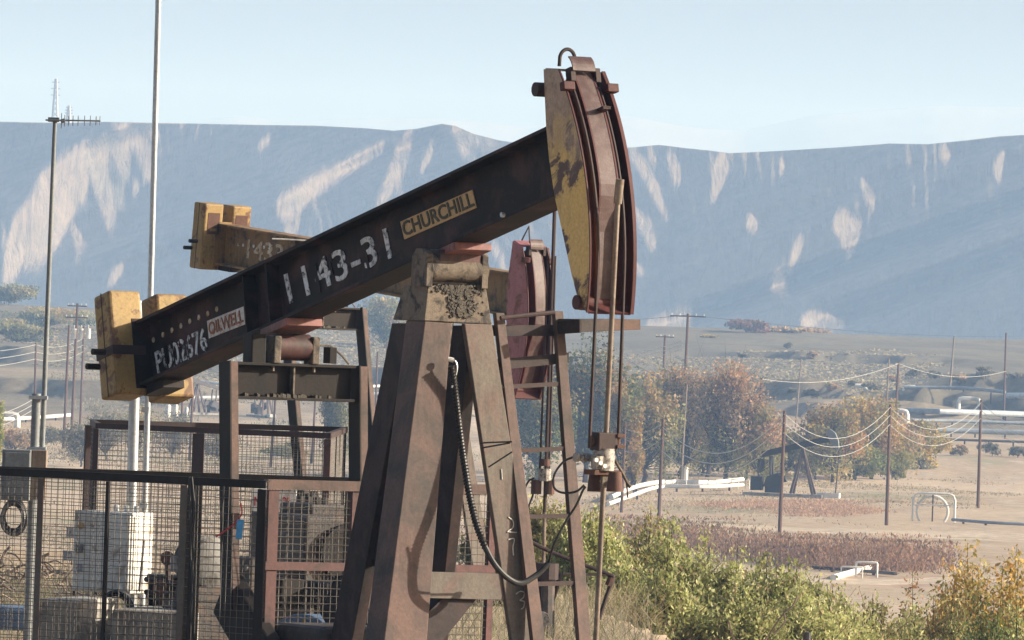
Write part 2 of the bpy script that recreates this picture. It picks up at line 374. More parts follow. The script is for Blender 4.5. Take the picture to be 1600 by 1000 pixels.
# facets that turn towards the sun, as strips: (x, y, half width) along the fall of each spur
STRIPS = [
    [(128, 224, 3), (106, 245, 20), (92, 280, 34), (84, 310, 36), (76, 345, 26), (60, 385, 20), (50, 420, 12)],
    [(50, 300, 2), (30, 345, 12), (20, 400, 14), (12, 440, 8)],
    [(160, 218, 5), (146, 240, 15), (150, 275, 12), (158, 310, 10), (170, 345, 8), (176, 372, 3)],
    [(190, 206, 4), (176, 220, 12), (184, 250, 9), (190, 276, 4)],
    [(170, 189, 6), (188, 200, 12), (206, 222, 12), (222, 248, 12), (224, 276, 5)],
    [(214, 191, 5), (226, 200, 10), (237, 216, 3)],
    [(160, 285, 2), (176, 305, 4), (190, 330, 2)], [(203, 286, 3), (206, 298, 5), (203, 304, 2)],
    [(112, 352, 4), (128, 388, 9), (122, 412, 4)], [(196, 408, 2), (184, 428, 9), (174, 446, 5)],
    [(412, 214, 3), (404, 226, 6), (396, 236, 2)],
    [(590, 226, 4), (550, 252, 12), (500, 278, 22), (462, 300, 24), (446, 325, 16), (452, 350, 9), (448, 372, 6)],
    [(632, 208, 4), (622, 235, 9), (612, 270, 10), (598, 300, 8), (586, 322, 4)], [(612, 278, 4), (620, 296, 5), (622, 308, 1)],
    [(668, 222, 3), (660, 245, 5), (652, 268, 2)],
    [(696, 197, 4), (715, 208, 10), (745, 222, 14), (780, 236, 8), (800, 250, 3)],
    [(706, 216, 3), (722, 238, 6), (738, 258, 3)], [(770, 380, 2), (778, 400, 5), (790, 425, 4), (800, 440, 1)],
    [(978, 233, 2), (994, 258, 4), (1012, 285, 5), (1026, 312, 4), (1042, 345, 2)], [(1003, 229, 2), (1012, 248, 4), (1016, 260, 1)],
    [(1040, 240, 3), (1049, 260, 6), (1054, 285, 2)], [(1122, 238, 3), (1120, 262, 8), (1116, 290, 6), (1110, 314, 3)],
    [(988, 328, 2), (1006, 350, 6), (1018, 372, 8), (1020, 388, 2)], [(990, 408, 2), (1004, 425, 5), (1010, 432, 1)],
    [(1306, 332, 3), (1318, 350, 15), (1324, 378, 9), (1328, 406, 2)], [(1168, 334, 3), (1173, 350, 7), (1178, 362, 1)],
    [(1250, 374, 2), (1242, 396, 5), (1234, 420, 3)], [(1216, 428, 3), (1216, 448, 9), (1228, 466, 2)],
    [(1464, 230, 2), (1471, 242, 7), (1477, 252, 2)], [(1340, 285, 1), (1352, 305, 4), (1358, 325, 2)], [(1210, 250, 2), (1216, 262, 4), (1212, 275, 1)],
    [(1560, 240, 2), (1552, 262, 5), (1556, 282, 2)], [(1290, 484, 12), (1292, 500, 26), (1290, 516, 24)], [(1080, 480, 4), (1050, 505, 22), (1040, 520, 22)]]
for k in range(16):                     # beyond the frame on either side the wall goes on in the same way
    for sgn in (-1, 1):
        x0 = (-70 - 95 * k) if sgn < 0 else (1710 + 95 * k)
        y0 = 205 + rng.random() * 60; L_ = 60 + rng.random() * 150; w0 = 5 + rng.random() * 14; lean = rng.uniform(0, .6) * sgn
        STRIPS.append([(x0 + lean * L_ * t, y0 + L_ * t, 2 + w0 * math.sin(math.pi * t)) for t in (0, .3, .6, 1)])
# The wall is laid out along the sun's path: where the depth grows along that path the ground faces the sun, where it
# shrinks the ground turns away. Y = YB + K * (z - TS * x) + integral of the facing g.
NX, NR = 1340, 160
bx_ = np.concatenate([np.linspace(-1500, -45, 150), np.linspace(-40, 1640, NX - 300), np.linspace(1646, 3100, 150)])
TS = math.tan(SUN_EL) / math.cos(SUN_AZ); KW = .95
def pix_of(Xm, Zm): return 800 + Xm / YB * F, HZ + (Xm / YB * F) * math.tan(ROLL) - (Zm - EYE) / YB * F
xm = (bx_ - 800) / F * YB
cs = np.arange(-260., 420., .6)
XX = np.repeat(xm[None, :], len(cs), 0); ZZ = cs[:, None] + TS * XX
PXs, PYs = pix_of(XX, ZZ)
warp = fbm(PXs / 40., PYs / 60., 4) * 14
mask = np.zeros_like(PXs)
for st in STRIPS:
    ys = [p[1] for p in st]; x0_, x1_ = min(p[0] - p[2] for p in st) - 40, max(p[0] + p[2] for p in st) + 40
    k0, k1 = np.searchsorted(bx_, x0_), np.searchsorted(bx_, x1_)
    if k1 - k0 < 2: continue
    py = PYs[:, k0:k1]; px = PXs[:, k0:k1]
    xc = np.interp(py, ys, [p[0] for p in st]); hw = np.interp(py, ys, [p[2] for p in st])
    inside = sstep((py - ys[0] + 6) / 10) * sstep((ys[-1] + 6 - py) / 10)
    e = np.abs(px + warp[:, k0:k1] * .6 - xc) - hw * (1.2 if st[0][0] < 900 else 1.55)
    mask[:, k0:k1] = np.maximum(mask[:, k0:k1], inside * sstep((2.2 - e) / 4.4))
ridged = 1 - np.abs(fbm((PXs + warp) / 9. + (PYs - 200) / 70., PYs / 120., 3)) * 5
mask = mask * np.clip(.62 + .55 * ridged, 0, 1.1)
ph_ = (PXs + warp * 1.8 - .18 * (PYs - 200)) / 21.0 + 3 * fbm(PXs / 90., PYs / 300., 2)
saw = sstep((.17 - np.abs((ph_ % 1.0) - .5)) / .12) * np.clip(-.05 + 3.6 * fbm(PXs / 50. + 9, PYs / 60., 3), 0, 1) * sstep((470 - PYs) / 150)
mask = np.maximum(mask, .5 * saw)
away = -.010 - .055 * np.clip(.35 + 2.2 * fbm((PXs + warp) / 14. + PYs / 80., PYs / 150., 4), 0, 1)
g_ = away * (1 - mask) + (2.0 + 1.2 * fbm(PXs / 5., PYs / 40., 2)) * mask
G = np.cumsum(g_ * np.gradient(xm)[None, :], 1)
kc = np.hanning(15); kc /= kc.sum(); G = np.apply_along_axis(lambda c_: np.convolve(np.pad(c_, 7, mode='edge'), kc, 'valid'), 0, G)
rz = (HZ + (bx_ - 800) * math.tan(ROLL) - np.interp(bx_, [p[0] for p in RIDGE], [p[1] for p in RIDGE])) / F * YB + EYE
zb = 4.0; tt = np.linspace(0, 1, NR)[:, None]
BZ = zb + (rz[None, :] - zb) * tt; BY = np.zeros_like(BZ)
for k in range(len(bx_)):
    c = BZ[:, k] - TS * xm[k]
    BY[:, k] = YB + KW * c + np.interp(c, cs, G[:, k]) 
BXw = (bx_[None, :] - 800) / F * BY; BZ = EYE + (BZ - EYE) * BY / YB
# plateau behind the rim
rows = [40, 200, 700, 2500]
PX = np.concatenate([BXw] + [BXw[-1:]] * 4); PYv = np.concatenate([BY] + [BY[-1:] + r_ for r_ in rows])
PZ = np.concatenate([BZ] + [BZ[-1:] + (.6 if r_ < 100 else -2 - r_ * .01) for r_ in rows])
structure(grid_mesh('bluff', PX, PYv, PZ, 'bluff_soil'))

# faint mountains beyond
def range_mesh(name, Y, prof, depth):
    xs = np.linspace(-1500, 3100, 400); ys = np.interp(xs, [p[0] for p in prof], [p[1] for p in prof]) + fbm(xs / 160., xs * 0 + Y, 4) * 12
    zz = (HZ + (xs - 800) * math.tan(ROLL) - ys) / F * Y + EYE
    X = (xs - 800) / F * Y; t = np.linspace(0, 1, 20)[:, None]
    Yv = Y + depth * t + xs[None, :] * 0
    Zv = (EYE + (zz - EYE)[None, :] * Yv / Y) * t
    back = Zv[-1:] * .3
    structure(grid_mesh(name, np.concatenate([np.repeat(X[None, :], 20, 0), X[None, :]]), np.concatenate([Yv, Yv[-1:] + depth]), np.concatenate([Zv, back]), 'far_soil'))
range_mesh('mountain', 8200, [(-1500, 190), (200, 190), (330, 184), (420, 188), (600, 181), (700, 186), (800, 196), (880, 192), (960, 180), (1080, 200), (1180, 207), (1290, 182), (1400, 172), (1500, 164), (1600, 168), (3100, 160)], 700)

# ------------------------------------------------------------------ air
hz = MB().box((0, 4700, 148), (4200, 0, 0), (0, 5000, 0), (0, 0, 164))
ho = None
def make_haze():
    mt = bpy.data.materials.new('haze_air'); mt.use_nodes = True; nt = mt.node_tree
    nt.nodes.remove(nt.nodes['Principled BSDF'])
    pv = nt.nodes.new('ShaderNodeVolumePrincipled'); pv.inputs['Color'].default_value = (.38, .60, 1.0, 1)
    pv.inputs['Density'].default_value = HAZE; pv.inputs['Absorption Color'].default_value = (1, 1, 1, 1); pv.inputs['Anisotropy'].default_value = .0
    nt.links.new(pv.outputs[0], nt.nodes['Material Output'].inputs['Volume'])
    o = hz.build('haze', mt); o['kind'] = 'stuff'; o['label'] = 'pale blue haze in the air over the valley'; o['category'] = 'haze'
HAZE = .00020
make_haze()
# ------------------------------------------------------------------ pumpjacks
TH = math.radians(59.6)
D_ = V((math.cos(TH), -math.sin(TH), 0)); N_ = V((-math.sin(TH), -math.cos(TH), 0))   # along the beam to the head; towards the near side
O1 = W(713.3, 420.5, 54.0)
PH1 = math.radians(13.43)
K0, HB, WB, IT, IH = .143, .498, .26, -4.596, 1.602
def beam_axes(ph): return D_ * math.cos(ph) + Z * math.sin(ph), -D_ * math.sin(ph) + Z * math.cos(ph)
I1, K1 = beam_axes(PH1)
def bl(px, py, j):                      # frame point -> beam coordinates on the plane at distance j from the beam's centre
    q = plane_hit(px, py, O1 + N_ * j, N_) - O1
    return (q.dot(I1), j, q.dot(K1))
def pl(px, py, d0, lean=0.0, zref=0.0): # frame point -> post coordinates (d, n, z) on a plane that faces the head, leaning out downwards
    nr = D_ + Z * lean
    q = plane_hit(px, py, O1 + D_ * d0 + Z * zref, nr) - O1
    return (q.dot(D_), q.dot(N_), q.z)
def pn(px, py, j):                      # frame point -> post coordinates on a plane that faces the near side
    q = plane_hit(px, py, O1 + N_ * j, N_) - O1
    return (q.dot(D_), j, q.z)
def text_mesh(s, size_h, width, thick=.004):
    cu = bpy.data.curves.new('t', 'FONT'); cu.body = s; cu.extrude = thick / 2; cu.resolution_u = 3
    o = bpy.data.objects.new('t', cu); col.objects.link(o)
    dg = bpy.context.evaluated_depsgraph_get(); dg.update()
    me = bpy.data.meshes.new_from_object(o.evaluated_get(dg)); bpy.data.objects.remove(o); bpy.data.curves.remove(cu)
    co = np.array([v.co[:] for v in me.vertices]); mn, mx = co.min(0), co.max(0)
    co = (co - mn) / np.maximum(mx - mn, 1e-6)
    co[:, 0] *= width; co[:, 1] *= size_h; co[:, 2] *= thick
    fs = [tuple(p.vertices) for p in me.polygons]; bpy.data.meshes.remove(me)
    return co, fs
def lettering(name, s, org, ux, uy, uz, width, height, mat, parent, bold=0):
    """letters lying on a plate: origin at the lower left, ux/uy along and up the surface, uz out of it"""
    co, fs = text_mesh(s, height, width)
    b = MB()
    for k, sh in enumerate([(0, 0)] + ([(bold, 0), (0, bold), (bold, bold)] if bold else [])):
        b.add([V(org) + ux * (c[0] + sh[0]) + uy * (c[1] + sh[1]) + uz * (c[2] + .0004 * k) for c in co], fs)
    return b.build(name, mat, parent)

def arc_pts(px_list, j):
    return [bl(x, y, j) for x, y in px_list]
HEAD_BACK = [(849, 108), (853, 197), (858, 250), (866, 305), (880, 370), (893, 430), (903, 468)]
HEAD_FRONT = [(908, 486), (915, 466), (919, 430), (920, 390), (919, 350), (916, 300), (910, 250), (902, 200), (892, 155), (880, 118), (874, 106)]
JH = .185
HB_L = arc_pts(HEAD_BACK, JH); HF_L = arc_pts(HEAD_FRONT, JH)
# the curved face is an arc about the saddle: fit its radius
RAD = sum(math.hypot(p[0], p[2]) for p in HF_L[1:-1]) / (len(HF_L) - 2)
ANG = sorted(math.atan2(p[2], p[0]) for p in HF_L)
A0, A1 = ANG[0], ANG[-1]

def pumpjack(root, O, ph, sty, drop=0.0, th=TH):
    """the whole unit round its saddle bearing at O; sty picks paints and what is written on it"""
    D_ = V((math.cos(th), -math.sin(th), 0)); N_ = V((-math.sin(th), -math.cos(th), 0))
    I, K = D_ * math.cos(ph) + Z * math.sin(ph), -D_ * math.sin(ph) + Z * math.cos(ph)
    Bp = lambda p: O + I * p[0] + N_ * p[1] + K * p[2]
    Lp = lambda p: O + D_ * p[0] + N_ * p[1] + Z * p[2]
    P = root
    # --- walking beam: an I-section with stiffeners
    tf, tw = .028, .02
    b = MB()
    for k in (K0 + tf / 2, K0 + HB - tf / 2):
        b.box(Bp(((IT + IH) / 2, 0, k)), I * (IH - IT) / 2, N_ * WB / 2, K * tf / 2)
    b.box(Bp(((IT + IH) / 2, 0, K0 + HB / 2)), I * (IH - IT) / 2, N_ * tw / 2, K * (HB / 2 - tf))
    beam = b.build('walking_beam', sty['beam'], P, .004)
    for i in (-2.89, -2.53):
        for j in (-1, 1):
            MB().box(Bp((i, j * (tw / 2 + .054), K0 + HB / 2)), I * .009, N_ * .053, K * (HB / 2 - tf - .002)).build('stiffener', sty['beam'], beam)
    if sty.get('bar'):
        MB().box(Bp((-.2, -.05, K0 + HB + .012)), I * 2.3, N_ * .03, K * .011).build('top_strip', 'beam_black', beam)
        MB().tube([Bp((.95, .145, K0 + .02)), Bp((.95, .17, K0 + .02))], .018, 8).build('bolt', 'galvanised', beam)
    jw = tw / 2 + .001
    for (i, k) in sty['holes']:
        MB().tube([Bp((i, jw, k)), Bp((i, jw + .004, k))], .021, 12).build('bolt_hole', 'faded_white' if sty['bar'] else 'paint_white', beam)
    for t in sty['texts']:
        pts = t['box']                  # lower left, lower right, upper left in beam coordinates (i, k)
        o_ = V((pts[0][0], 0, pts[0][1]))
        ux2 = V((pts[1][0] - pts[0][0], 0, pts[1][1] - pts[0][1])); uy2 = V((pts[2][0] - pts[0][0], 0, pts[2][1] - pts[0][1]))
        w_, h_ = ux2.length, uy2.length
        tow = lambda q: I * q.x + K * q.z
        jj = t.get('j', jw)
        org = Bp((o_.x, jj, o_.z)); ux, uy = tow(ux2 / w_), tow(uy2 / h_)
        par = beam
        if t.get('plate'):
            mg = t['margin']
            c = org + ux * w_ / 2 + uy * h_ / 2 + N_ * .003
            par = MB().box(c, ux * (w_ / 2 + mg), uy * (h_ / 2 + mg), N_ * .004).build('name_plate', t['plate'], beam, .003)
            par['label'] = t['label']
            org = org + N_ * .008
            for sx in (-1, 1):
                for sy in (-1, 1):
                    pass
        lt = lettering('lettering', t['s'], org, ux, uy, N_, w_, h_, t['mat'], par, t.get('bold', 0))
        if t.get('stencil'):
            for q in t['stencil']:
                MB().box(org + ux * w_ * q[0] + uy * h_ * q[1] + N_ * .006, ux * q[2] * w_, uy * q[3] * h_, N_ * .0012).build('stencil_gap', 'beam_black', lt)
        if t.get('drips'):
            for (f, ln) in t['drips']:
                MB().box(org + ux * w_ * f - uy * ln / 2 + N_ * .003, ux * .004, uy * (ln / 2 + .01), N_ * .0012).build('paint_drip', t['mat'], lt)
    # --- counterweights: a block either side of the beam's tail, held by a strap
    wt = .26
    for sgn in (1, -1):
        c = Bp((IT - wt / 2 + (.02 if sgn > 0 else .03), sgn * (.062 + .135), K0 + HB / 2 + (.085 if sgn > 0 else .07)))
        blk = MB().box(c, I * wt / 2, N_ * .135, K * .40).build('counterweight', sty['weight'], P, .022)
        MB().box(c + N_ * sgn * .1355 - I * .0, I * .006, N_ * .002, K * .40).build('casting_seam', 'rust_dark', blk)
        if sty.get('pocket'):
            MB().box(c + I * (wt / 2 + .001) + K * .16, I * .003, N_ * .085, K * .13).build('cast_panel', 'rust', blk, .002)
            if sgn > 0:
                MB().box(c + I * (wt / 2 + .005) + K * .085, I * .003, N_ * .05, K * .02).build('cast_mark', 'yellow_weight', blk)
        else:
            MB().box(c - K * .06 + I * .0, I * (wt / 2 + .006), N_ * .141, K * .035).build('strap', 'rust_dark', blk)
    c = Bp((IT - wt / 2, .0, K0 + HB / 2 - .04))
    for q in (-.03, .06):
        MB().tube([c + N_ * .36 + I * q * 1.2 + K * q, c + N_ * .47 + I * q * 1.2 + K * q], .024, 8).build('clamp_bolt', 'black_steel', P)
    MB().box(Bp((IT + .004, 0, K0 + HB / 2)), I * .02, N_ * .16, K * (HB / 2 + .02)).build('end_plate', sty['beam'], P, .004)
    MB().box(Bp((IT + .12, -.02, K0 - .035)), I * .16, N_ * .09, K * .03).build('tail_bracket', 'black_steel', P)
    # --- horsehead: two cheek plates, a track between them, grooves for the bridle
    head = empty('horsehead', (0, 0, 0)); head.parent = P
    na = 22
    arc = lambda r, j: [Bp((r * math.cos(A0 + (A1 - A0) * k / na), j, r * math.sin(A0 + (A1 - A0) * k / na))) for k in range(na + 1)]
    for sgn in (1, -1):
        j = sgn * JH
        poly = [Bp((p[0], j, p[2])) for p in HB_L] + arc(RAD, j)
        MB().prism(poly, N_ * (-sgn * .016)).build('cheek_plate', sty['cheek'] if sgn > 0 else sty['face'], head, .002)
        rim = MB()                      # the flange along the curved edge
        ou, inn = arc(RAD + .010, j), arc(RAD - .004, j)
        for k in range(na):
            rim.prism([ou[k], ou[k + 1], inn[k + 1], inn[k]], N_ * (-sgn * (.010 if sgn > 0 else .026)))
        rim.build('rim_flange', sty['face'], head)
    def strip(r_out, r_in, j0, j1, name, mat, dip=0.0):
        b = MB(); i_ = arc(r_in, j0)
        o_ = [Bp(((r_out - dip * float(sstep(np.array((.52 - k / na) / .22)))) * math.cos(A0 + (A1 - A0) * k / na), j0, (r_out - dip * float(sstep(np.array((.52 - k / na) / .22)))) * math.sin(A0 + (A1 - A0) * k / na))) for k in range(na + 1)]
        n = len(o_); e = N_ * (j1 - j0)
        vs = o_ + [q + e for q in o_] + i_ + [q + e for q in i_]
        fs = []
        for k in range(n - 1):
            fs += [(k, k + 1, n + k + 1, n + k), (2 * n + k, 3 * n + k, 3 * n + k + 1, 2 * n + k + 1),
                   (k, 2 * n + k, 2 * n + k + 1, k + 1), (n + k, n + k + 1, 3 * n + k + 1, 3 * n + k)]
        fs += [(0, n, 3 * n, 2 * n), (n - 1, 3 * n - 1, 4 * n - 1, 2 * n - 1)]
        b.add(vs, fs); return b.build(name, mat, head)
    strip(RAD - .115, RAD - .135, JH - .016, -JH + .016, 'groove_plate', sty['face'])
    strip(RAD + .002, RAD - .12, .072, -.072, 'cable_track', sty['track'], .085)  # foot of the track set back so the far rim shades it
    strip(RAD + .005, RAD - .11, .079, .066, 'track_edge', sty['face'], .085); strip(RAD + .005, RAD - .11, -.066, -.079, 'track_edge', sty['face'], .085)
    # top and bottom closing plates
    bt, tp = HB_L[0], A1
    e1 = Bp((RAD * math.cos(A1), 0, RAD * math.sin(A1))); e0 = Bp((HB_L[0][0], 0, HB_L[0][2]))
    MB().box((e1 + e0) / 2 - (e1 - e0) * .08, (e1 - e0) * .42, N_ * (JH - .017), (e1 - e0).normalized().cross(N_) * .008).build('top_plate', sty['cheek'], head)
    bt0 = Bp((HB_L[-1][0], 0, HB_L[-1][2])); bt1 = Bp((RAD * math.cos(A0), 0, RAD * math.sin(A0)))
    MB().box((bt0 + bt1) / 2, (bt1 - bt0) * .5, N_ * (JH - .017), (bt1 - bt0).normalized().cross(N_) * .008).build('bottom_plate', sty['face'], head)
    rl = bt0 - K * .02
    MB().tube([rl + N_ * (JH + .02), rl - N_ * (JH + .02)], .05, 14).build('bottom_roller', sty['face'], head, smooth=True)
    # front skin behind the bridle at the foot of the arc
    # bent latch plate over the top of the track
    b = MB()
    for k in range(5):
        a0 = A1 + .035 - k * .011; r_ = RAD + .06 - .0022 * (k - 2) ** 2
        a1 = a0 - .011; r2 = RAD + .06 - .0022 * (k - 1) ** 2
        p0 = Bp((r_ * math.cos(a0), .125, r_ * math.sin(a0))); p1 = Bp((r2 * math.cos(a1), .125, r2 * math.sin(a1)))
        b.prism([p0 - N_ * .02, p1 - N_ * .02, p1 - N_ * .20, p0 - N_ * .20], (p0 - O).normalized() * .012)
    b.build('latch_plate', 'track_steel', head)
    for sgn in (1, -1):
        c = Bp(((RAD + .02) * math.cos(A1 - .075), sgn * (JH - .01), (RAD + .02) * math.sin(A1 - .075)))
        MB().box(c, I * .03, N_ * .045, K * .03).build('cable_clip', sty['face'], head, .006)
        q = Bp((RAD * math.cos(A1 - .02), sgn * .1, RAD * math.sin(A1 - .02)))
        MB().box(q, I * .035, N_ * .02, K * .05).build('latch_lug', 'rust_dark', head, .004)
    # lifting eye
    c = Bp((HB_L[0][0] + .06, .03, HB_L[0][2] + .01)); r_ = .065 * sty.get('eye', 1)
    if sty.get('bar'):
        MB().tube([c + N_ * (.0) * 0 + (-N_ * math.cos(t)) * .062 + Z * (.045 + .075 * math.sin(t) if 0 < t < math.pi else 0) for t in [math.pi * k / 12 for k in range(13)]], .013, 8).build('lifting_eye', 'rust_dark', head, smooth=True)
        pp = Bp((HB_L[0][0] - .06, .10, HB_L[0][2] - .13))
        MB().tube([pp + N_ * .13, pp - N_ * .25], .05, 12).build('pivot_pin', 'rust_dark', head, smooth=True)
        MB().bar(pp - K * .04, pp - K * .33, .07, .012, I).build('hanger_plate', 'grey_box', head)
    else:
        MB().tube([c - N_ * .0 - I * .10, c + Z * .17 + I * .03, c + I * .06 - Z * .02], .009, 6).build('lifting_eye', 'rust_dark', head)
    # --- saddle on the post
    MB().box(Bp((.02, -.02, K0 - .028)), I * .20, N_ * .15, K * .027).build('saddle_plate', 'primer_pink', P, .004)
    MB().tube([Lp((-.03, .23, .0)), Lp((-.03, -.23, .0))], .095, 20).build('saddle_bearing', 'dust_steel', P, smooth=True)
    MB().box(Lp((-.03, 0, .085)), D_ * .08, N_ * .17, Z * .05).build('bearing_block', 'primer_red', P, .01)
    for j, mt_ in ((.225, 'dust_steel'), (-.225, 'dust_steel')):
        MB().prism([Lp((-.16, j, -.13)), Lp((.06, j, -.13)), Lp((.06, j, .10)), Lp((.0, j, .135)), Lp((-.10, j, .135)), Lp((-.16, j, .08))], N_ * .05).build('bearing_bracket', mt_, P, .004)
    # --- samson post: cap and four legs
    zt_ = -.128
    cap_f = [pl(669, 446, .03), pl(760, 452, .03), pl(769, 507, .03), pl(663, 501, .03)]
    fr = [V(c) for c in cap_f]
    bk = [V((p[0] - (.34 if k < 2 else .45), p[1], p[2])) for k, p in enumerate(fr)]
    b = MB(); b.add([Lp(p) for p in fr + bk], [(0, 3, 2, 1), (4, 5, 6, 7), (0, 1, 5, 4), (3, 7, 6, 2), (0, 4, 7, 3), (1, 2, 6, 5)])
    cap = b.build('post_cap', 'dust_steel', P, .006)
    g = MB()                            # caked grease and grit spilled down the cap
    r9 = random.Random(4)
    for k in range(420):
        t = r9.random() ** 1.6; x = r9.gauss(718 + 4 * t, 22 * (1 - .45 * t)); y = 447 + 48 * t
        if x < 676 or x > 755 or (x < 700 and y > 458): continue
        p = pl(x, y, .031); s = r9.uniform(.003, .009)
        g.box(Lp(p), D_ * s * 1.2, (N_ + Z * r9.uniform(-1, 1)).normalized() * s * 1.4, Z * s)
    for k in range(110):
        p = (r9.uniform(-.2, .02), r9.uniform(-.2, .2), zt_ + .004); s = r9.uniform(.006, .016)
        g.box(Lp(p), D_ * s, N_ * s, Z * s)
    go = g.build('grease_cake', 'grease', cap); go['kind'] = 'stuff'
    zc = fr[2].z
    lean = .11
    fl = lambda pts: [pl(x, y, .035, lean, zc) for x, y in pts]
    lg = fl([(664, 502), (706, 505), (661, 1080), (590, 1080)])
    zb_ = -O.z + drop
    def leg(front, depth, mat, name='post_leg'):
        top0, top1, b1, b0 = [V(p) for p in front]
        # run the leg on to the ground
        def to_ground(a, c):
            t = (zb_ + .12 - a.z) / (c.z - a.z); return a + (c - a) * t
        b0, b1 = to_ground(top0, b0), to_ground(top1, b1)
        q = [Lp(p) for p in (top0, top1, b1, b0)]
        return MB().prism(q, depth).build(name, mat, P, .006)
    leg(lg, D_ * -.27, 'primer_brown')
    rg = fl([(726, 506), (769, 507), (860, 1080), (812, 1080)])
    leg(rg, D_ * -.05, 'grey_leg')
    jn = V(lg[0]).y - .01
    rn = [pn(x, y, jn) for x, y in ((612, 505), (640, 505), (535, 1080), (500, 1080))]
    leg(rn, N_ * -.09, 'primer_dark')
    jf = V(rg[1]).y
    rf = [(p[0] + .0, jf, p[2]) for p in rn]
    rf = [(p[0], jf + (.04 if k < 2 else -.20), p[2]) for k, p in enumerate(rf)]
    leg(rf, N_ * -.09, 'primer_dark')
    # dark plate added to fill the black, shaded gap between the near legs
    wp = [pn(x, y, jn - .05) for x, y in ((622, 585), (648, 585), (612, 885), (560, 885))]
    MB().prism([Lp(p) for p in wp], N_ * -.012).build('dark_gap_plate', 'black_steel', P)
    # girt across the legs and the brace below it
    gz = [pl(x, y, .02, lean, zc) for x, y in ((640, 893), (803, 897), (806, 938), (640, 934))]
    MB().prism([Lp(p) for p in gz], D_ * -.10).build('girt', 'grey_leg', P, .004)
    bz = [pl(x, y, -.02, lean, zc) for x, y in ((745, 936), (690, 936), (560, 1065), (640, 1065))]
    MB().prism([Lp(p) for p in bz], D_ * -.12).build('diagonal_brace', 'primer_dark', P, .004)
    # --- equaliser, its bearing, pitman arms
    ie = -2.42
    ec = Bp((ie, 0, K0 - .03)); ez = Z
    MB().box(Bp((ie, 0, K0 - .03)), I * .2, N_ * .15, K * .028).build('equaliser_saddle', 'primer_pink', P, .004)
    c = ec - Z * .14
    MB().tube([c + N_ * .14, c - N_ * .14], .098, 20).build('equaliser_bearing', 'primer_red', P, smooth=True)
    for sgn in (1, -1):
        MB().box(c + N_ * sgn * .16 - Z * .02 + D_ * .03, D_ * .07, N_ * .03, Z * .10).build('bearing_bracket', 'dust_steel', P, .008)
    MB().box(c + N_ * .30 - Z * .02, D_ * .07, N_ * .06, Z * .11).build('bearing_housing', 'black_steel', P, .01)
    for sgn, ln in ((-1, .33),):
        q = c + N_ * sgn * ln
        MB().box(q - Z * .05, D_ * .05, N_ * .03, Z * .06).build('grease_lug', 'black_steel', P, .004)
        MB().tube([c - N_ * .16 + Z * .02, q + Z * .02, q - N_ * .10 - Z * .05, q - N_ * .16 - Z * .11], .008, 6).build('grease_line', 'dust_steel', P)
    # I-section equaliser; the web faces the head
    top = c.z - .118; hh = .27; ew = .505
    cc = V((c.x, c.y, top - hh / 2))
    b = MB(); b.box(cc + Z * (hh / 2 - .011), D_ * .085, N_ * ew, Z * .011); b.box(cc - Z * (hh / 2 - .011), D_ * .085, N_ * ew, Z * .011); b.box(cc, D_ * .012, N_ * ew, Z * (hh / 2 - .02))
    eq = b.build('equaliser', 'black_steel', P, .003)
    MB().box(cc + D_ * .04, D_ * .03, N_ * .006, Z * (hh / 2 - .023)).build('stiffener', 'dust_steel', eq)
    g = MB()
    for k in range(46):
        j = r9.gauss(0.02, .16); s = r9.uniform(.006, .016)
        g.box(cc + D_ * r9.uniform(.02, .08) + N_ * j - Z * (hh / 2 - .026 - s * .3), D_ * s, (N_ + Z * .3) * s, Z * s)
    go = g.build('grease_cake', 'grease', eq); go['kind'] = 'stuff'
    for j in (.17, -.17):
        MB().tube([cc + N_ * j + D_ * .05 + Z * (hh / 2 - .024), cc + N_ * j + D_ * .05 + Z * (hh / 2 - .06)], .013, 6).build('bolt', 'dust_steel', eq)
    pit_d = sty.get('crank', (-.10, 0.0))
    for sgn in (1, -1):
        j = sgn * (ew + .035)
        a = cc + N_ * j + Z * (hh / 2 + (.0 if sgn > 0 else -.005)); bq = V((a.x, a.y, O.z + zb_ + 1.05)) + D_ * (pit_d[0] if sgn > 0 else pit_d[1])
        t = (a - bq).normalized()
        pm = MB(); pm.bar(a, bq, .17, .012, D_); 
        pa = pm.build('pitman_arm', 'black_steel', P)  # near web black against the brown flanges: its shade is put into the colour
        fl_ = MB()
        for e in (-1, 1): fl_.bar(a + D_ * e * .079 - N_ * .028 * 1, bq + D_ * e * .079 - N_ * .028, .012, .066, D_)
        fo = fl_.build('pitman_flange', 'primer_brown', pa)
        cr = bq
        dirn = D_ * sty.get('crank_dir', .75) - Z * .55
        MB().box(cr - N_ * sgn * .09 + dirn * .45, dirn * .68, N_ * .06, dirn.cross(N_).normalized() * .19).build('crank', 'black_steel', P, .02)
    gb = O + D_ * -1.6 + Z * (zb_ + .62)
    gr = MB().box(gb, D_ * .42, N_ * .33, Z * .36).build('gear_reducer', 'engine_dark', P, .05)
    MB().tube([gb + N_ * .50 - Z * .02, gb - N_ * .50 - Z * .02], .10, 14).build('crank_shaft', 'engine_dark', gr, smooth=True)
    # --- base skid
    for sgn in (1, -1):
        MB().box(O + D_ * -1.7 + N_ * sgn * .55 + Z * (zb_ + .08), D_ * 2.6, N_ * .08, Z * .08).build('skid_beam', 'primer_dark', P, .004)
    for d in (.6, -.9, -2.6, -4.1):
        MB().box(O + D_ * d + Z * (zb_ + .06), D_ * .07, N_ * .469, Z * .06).build('skid_cross_beam', 'primer_dark', P, .004)
    if sty.get('pedestal', True):
        MB().box(gb - Z * .45, D_ * .36, N_ * .36, Z * .10).build('pedestal', 'engine_dark', P)
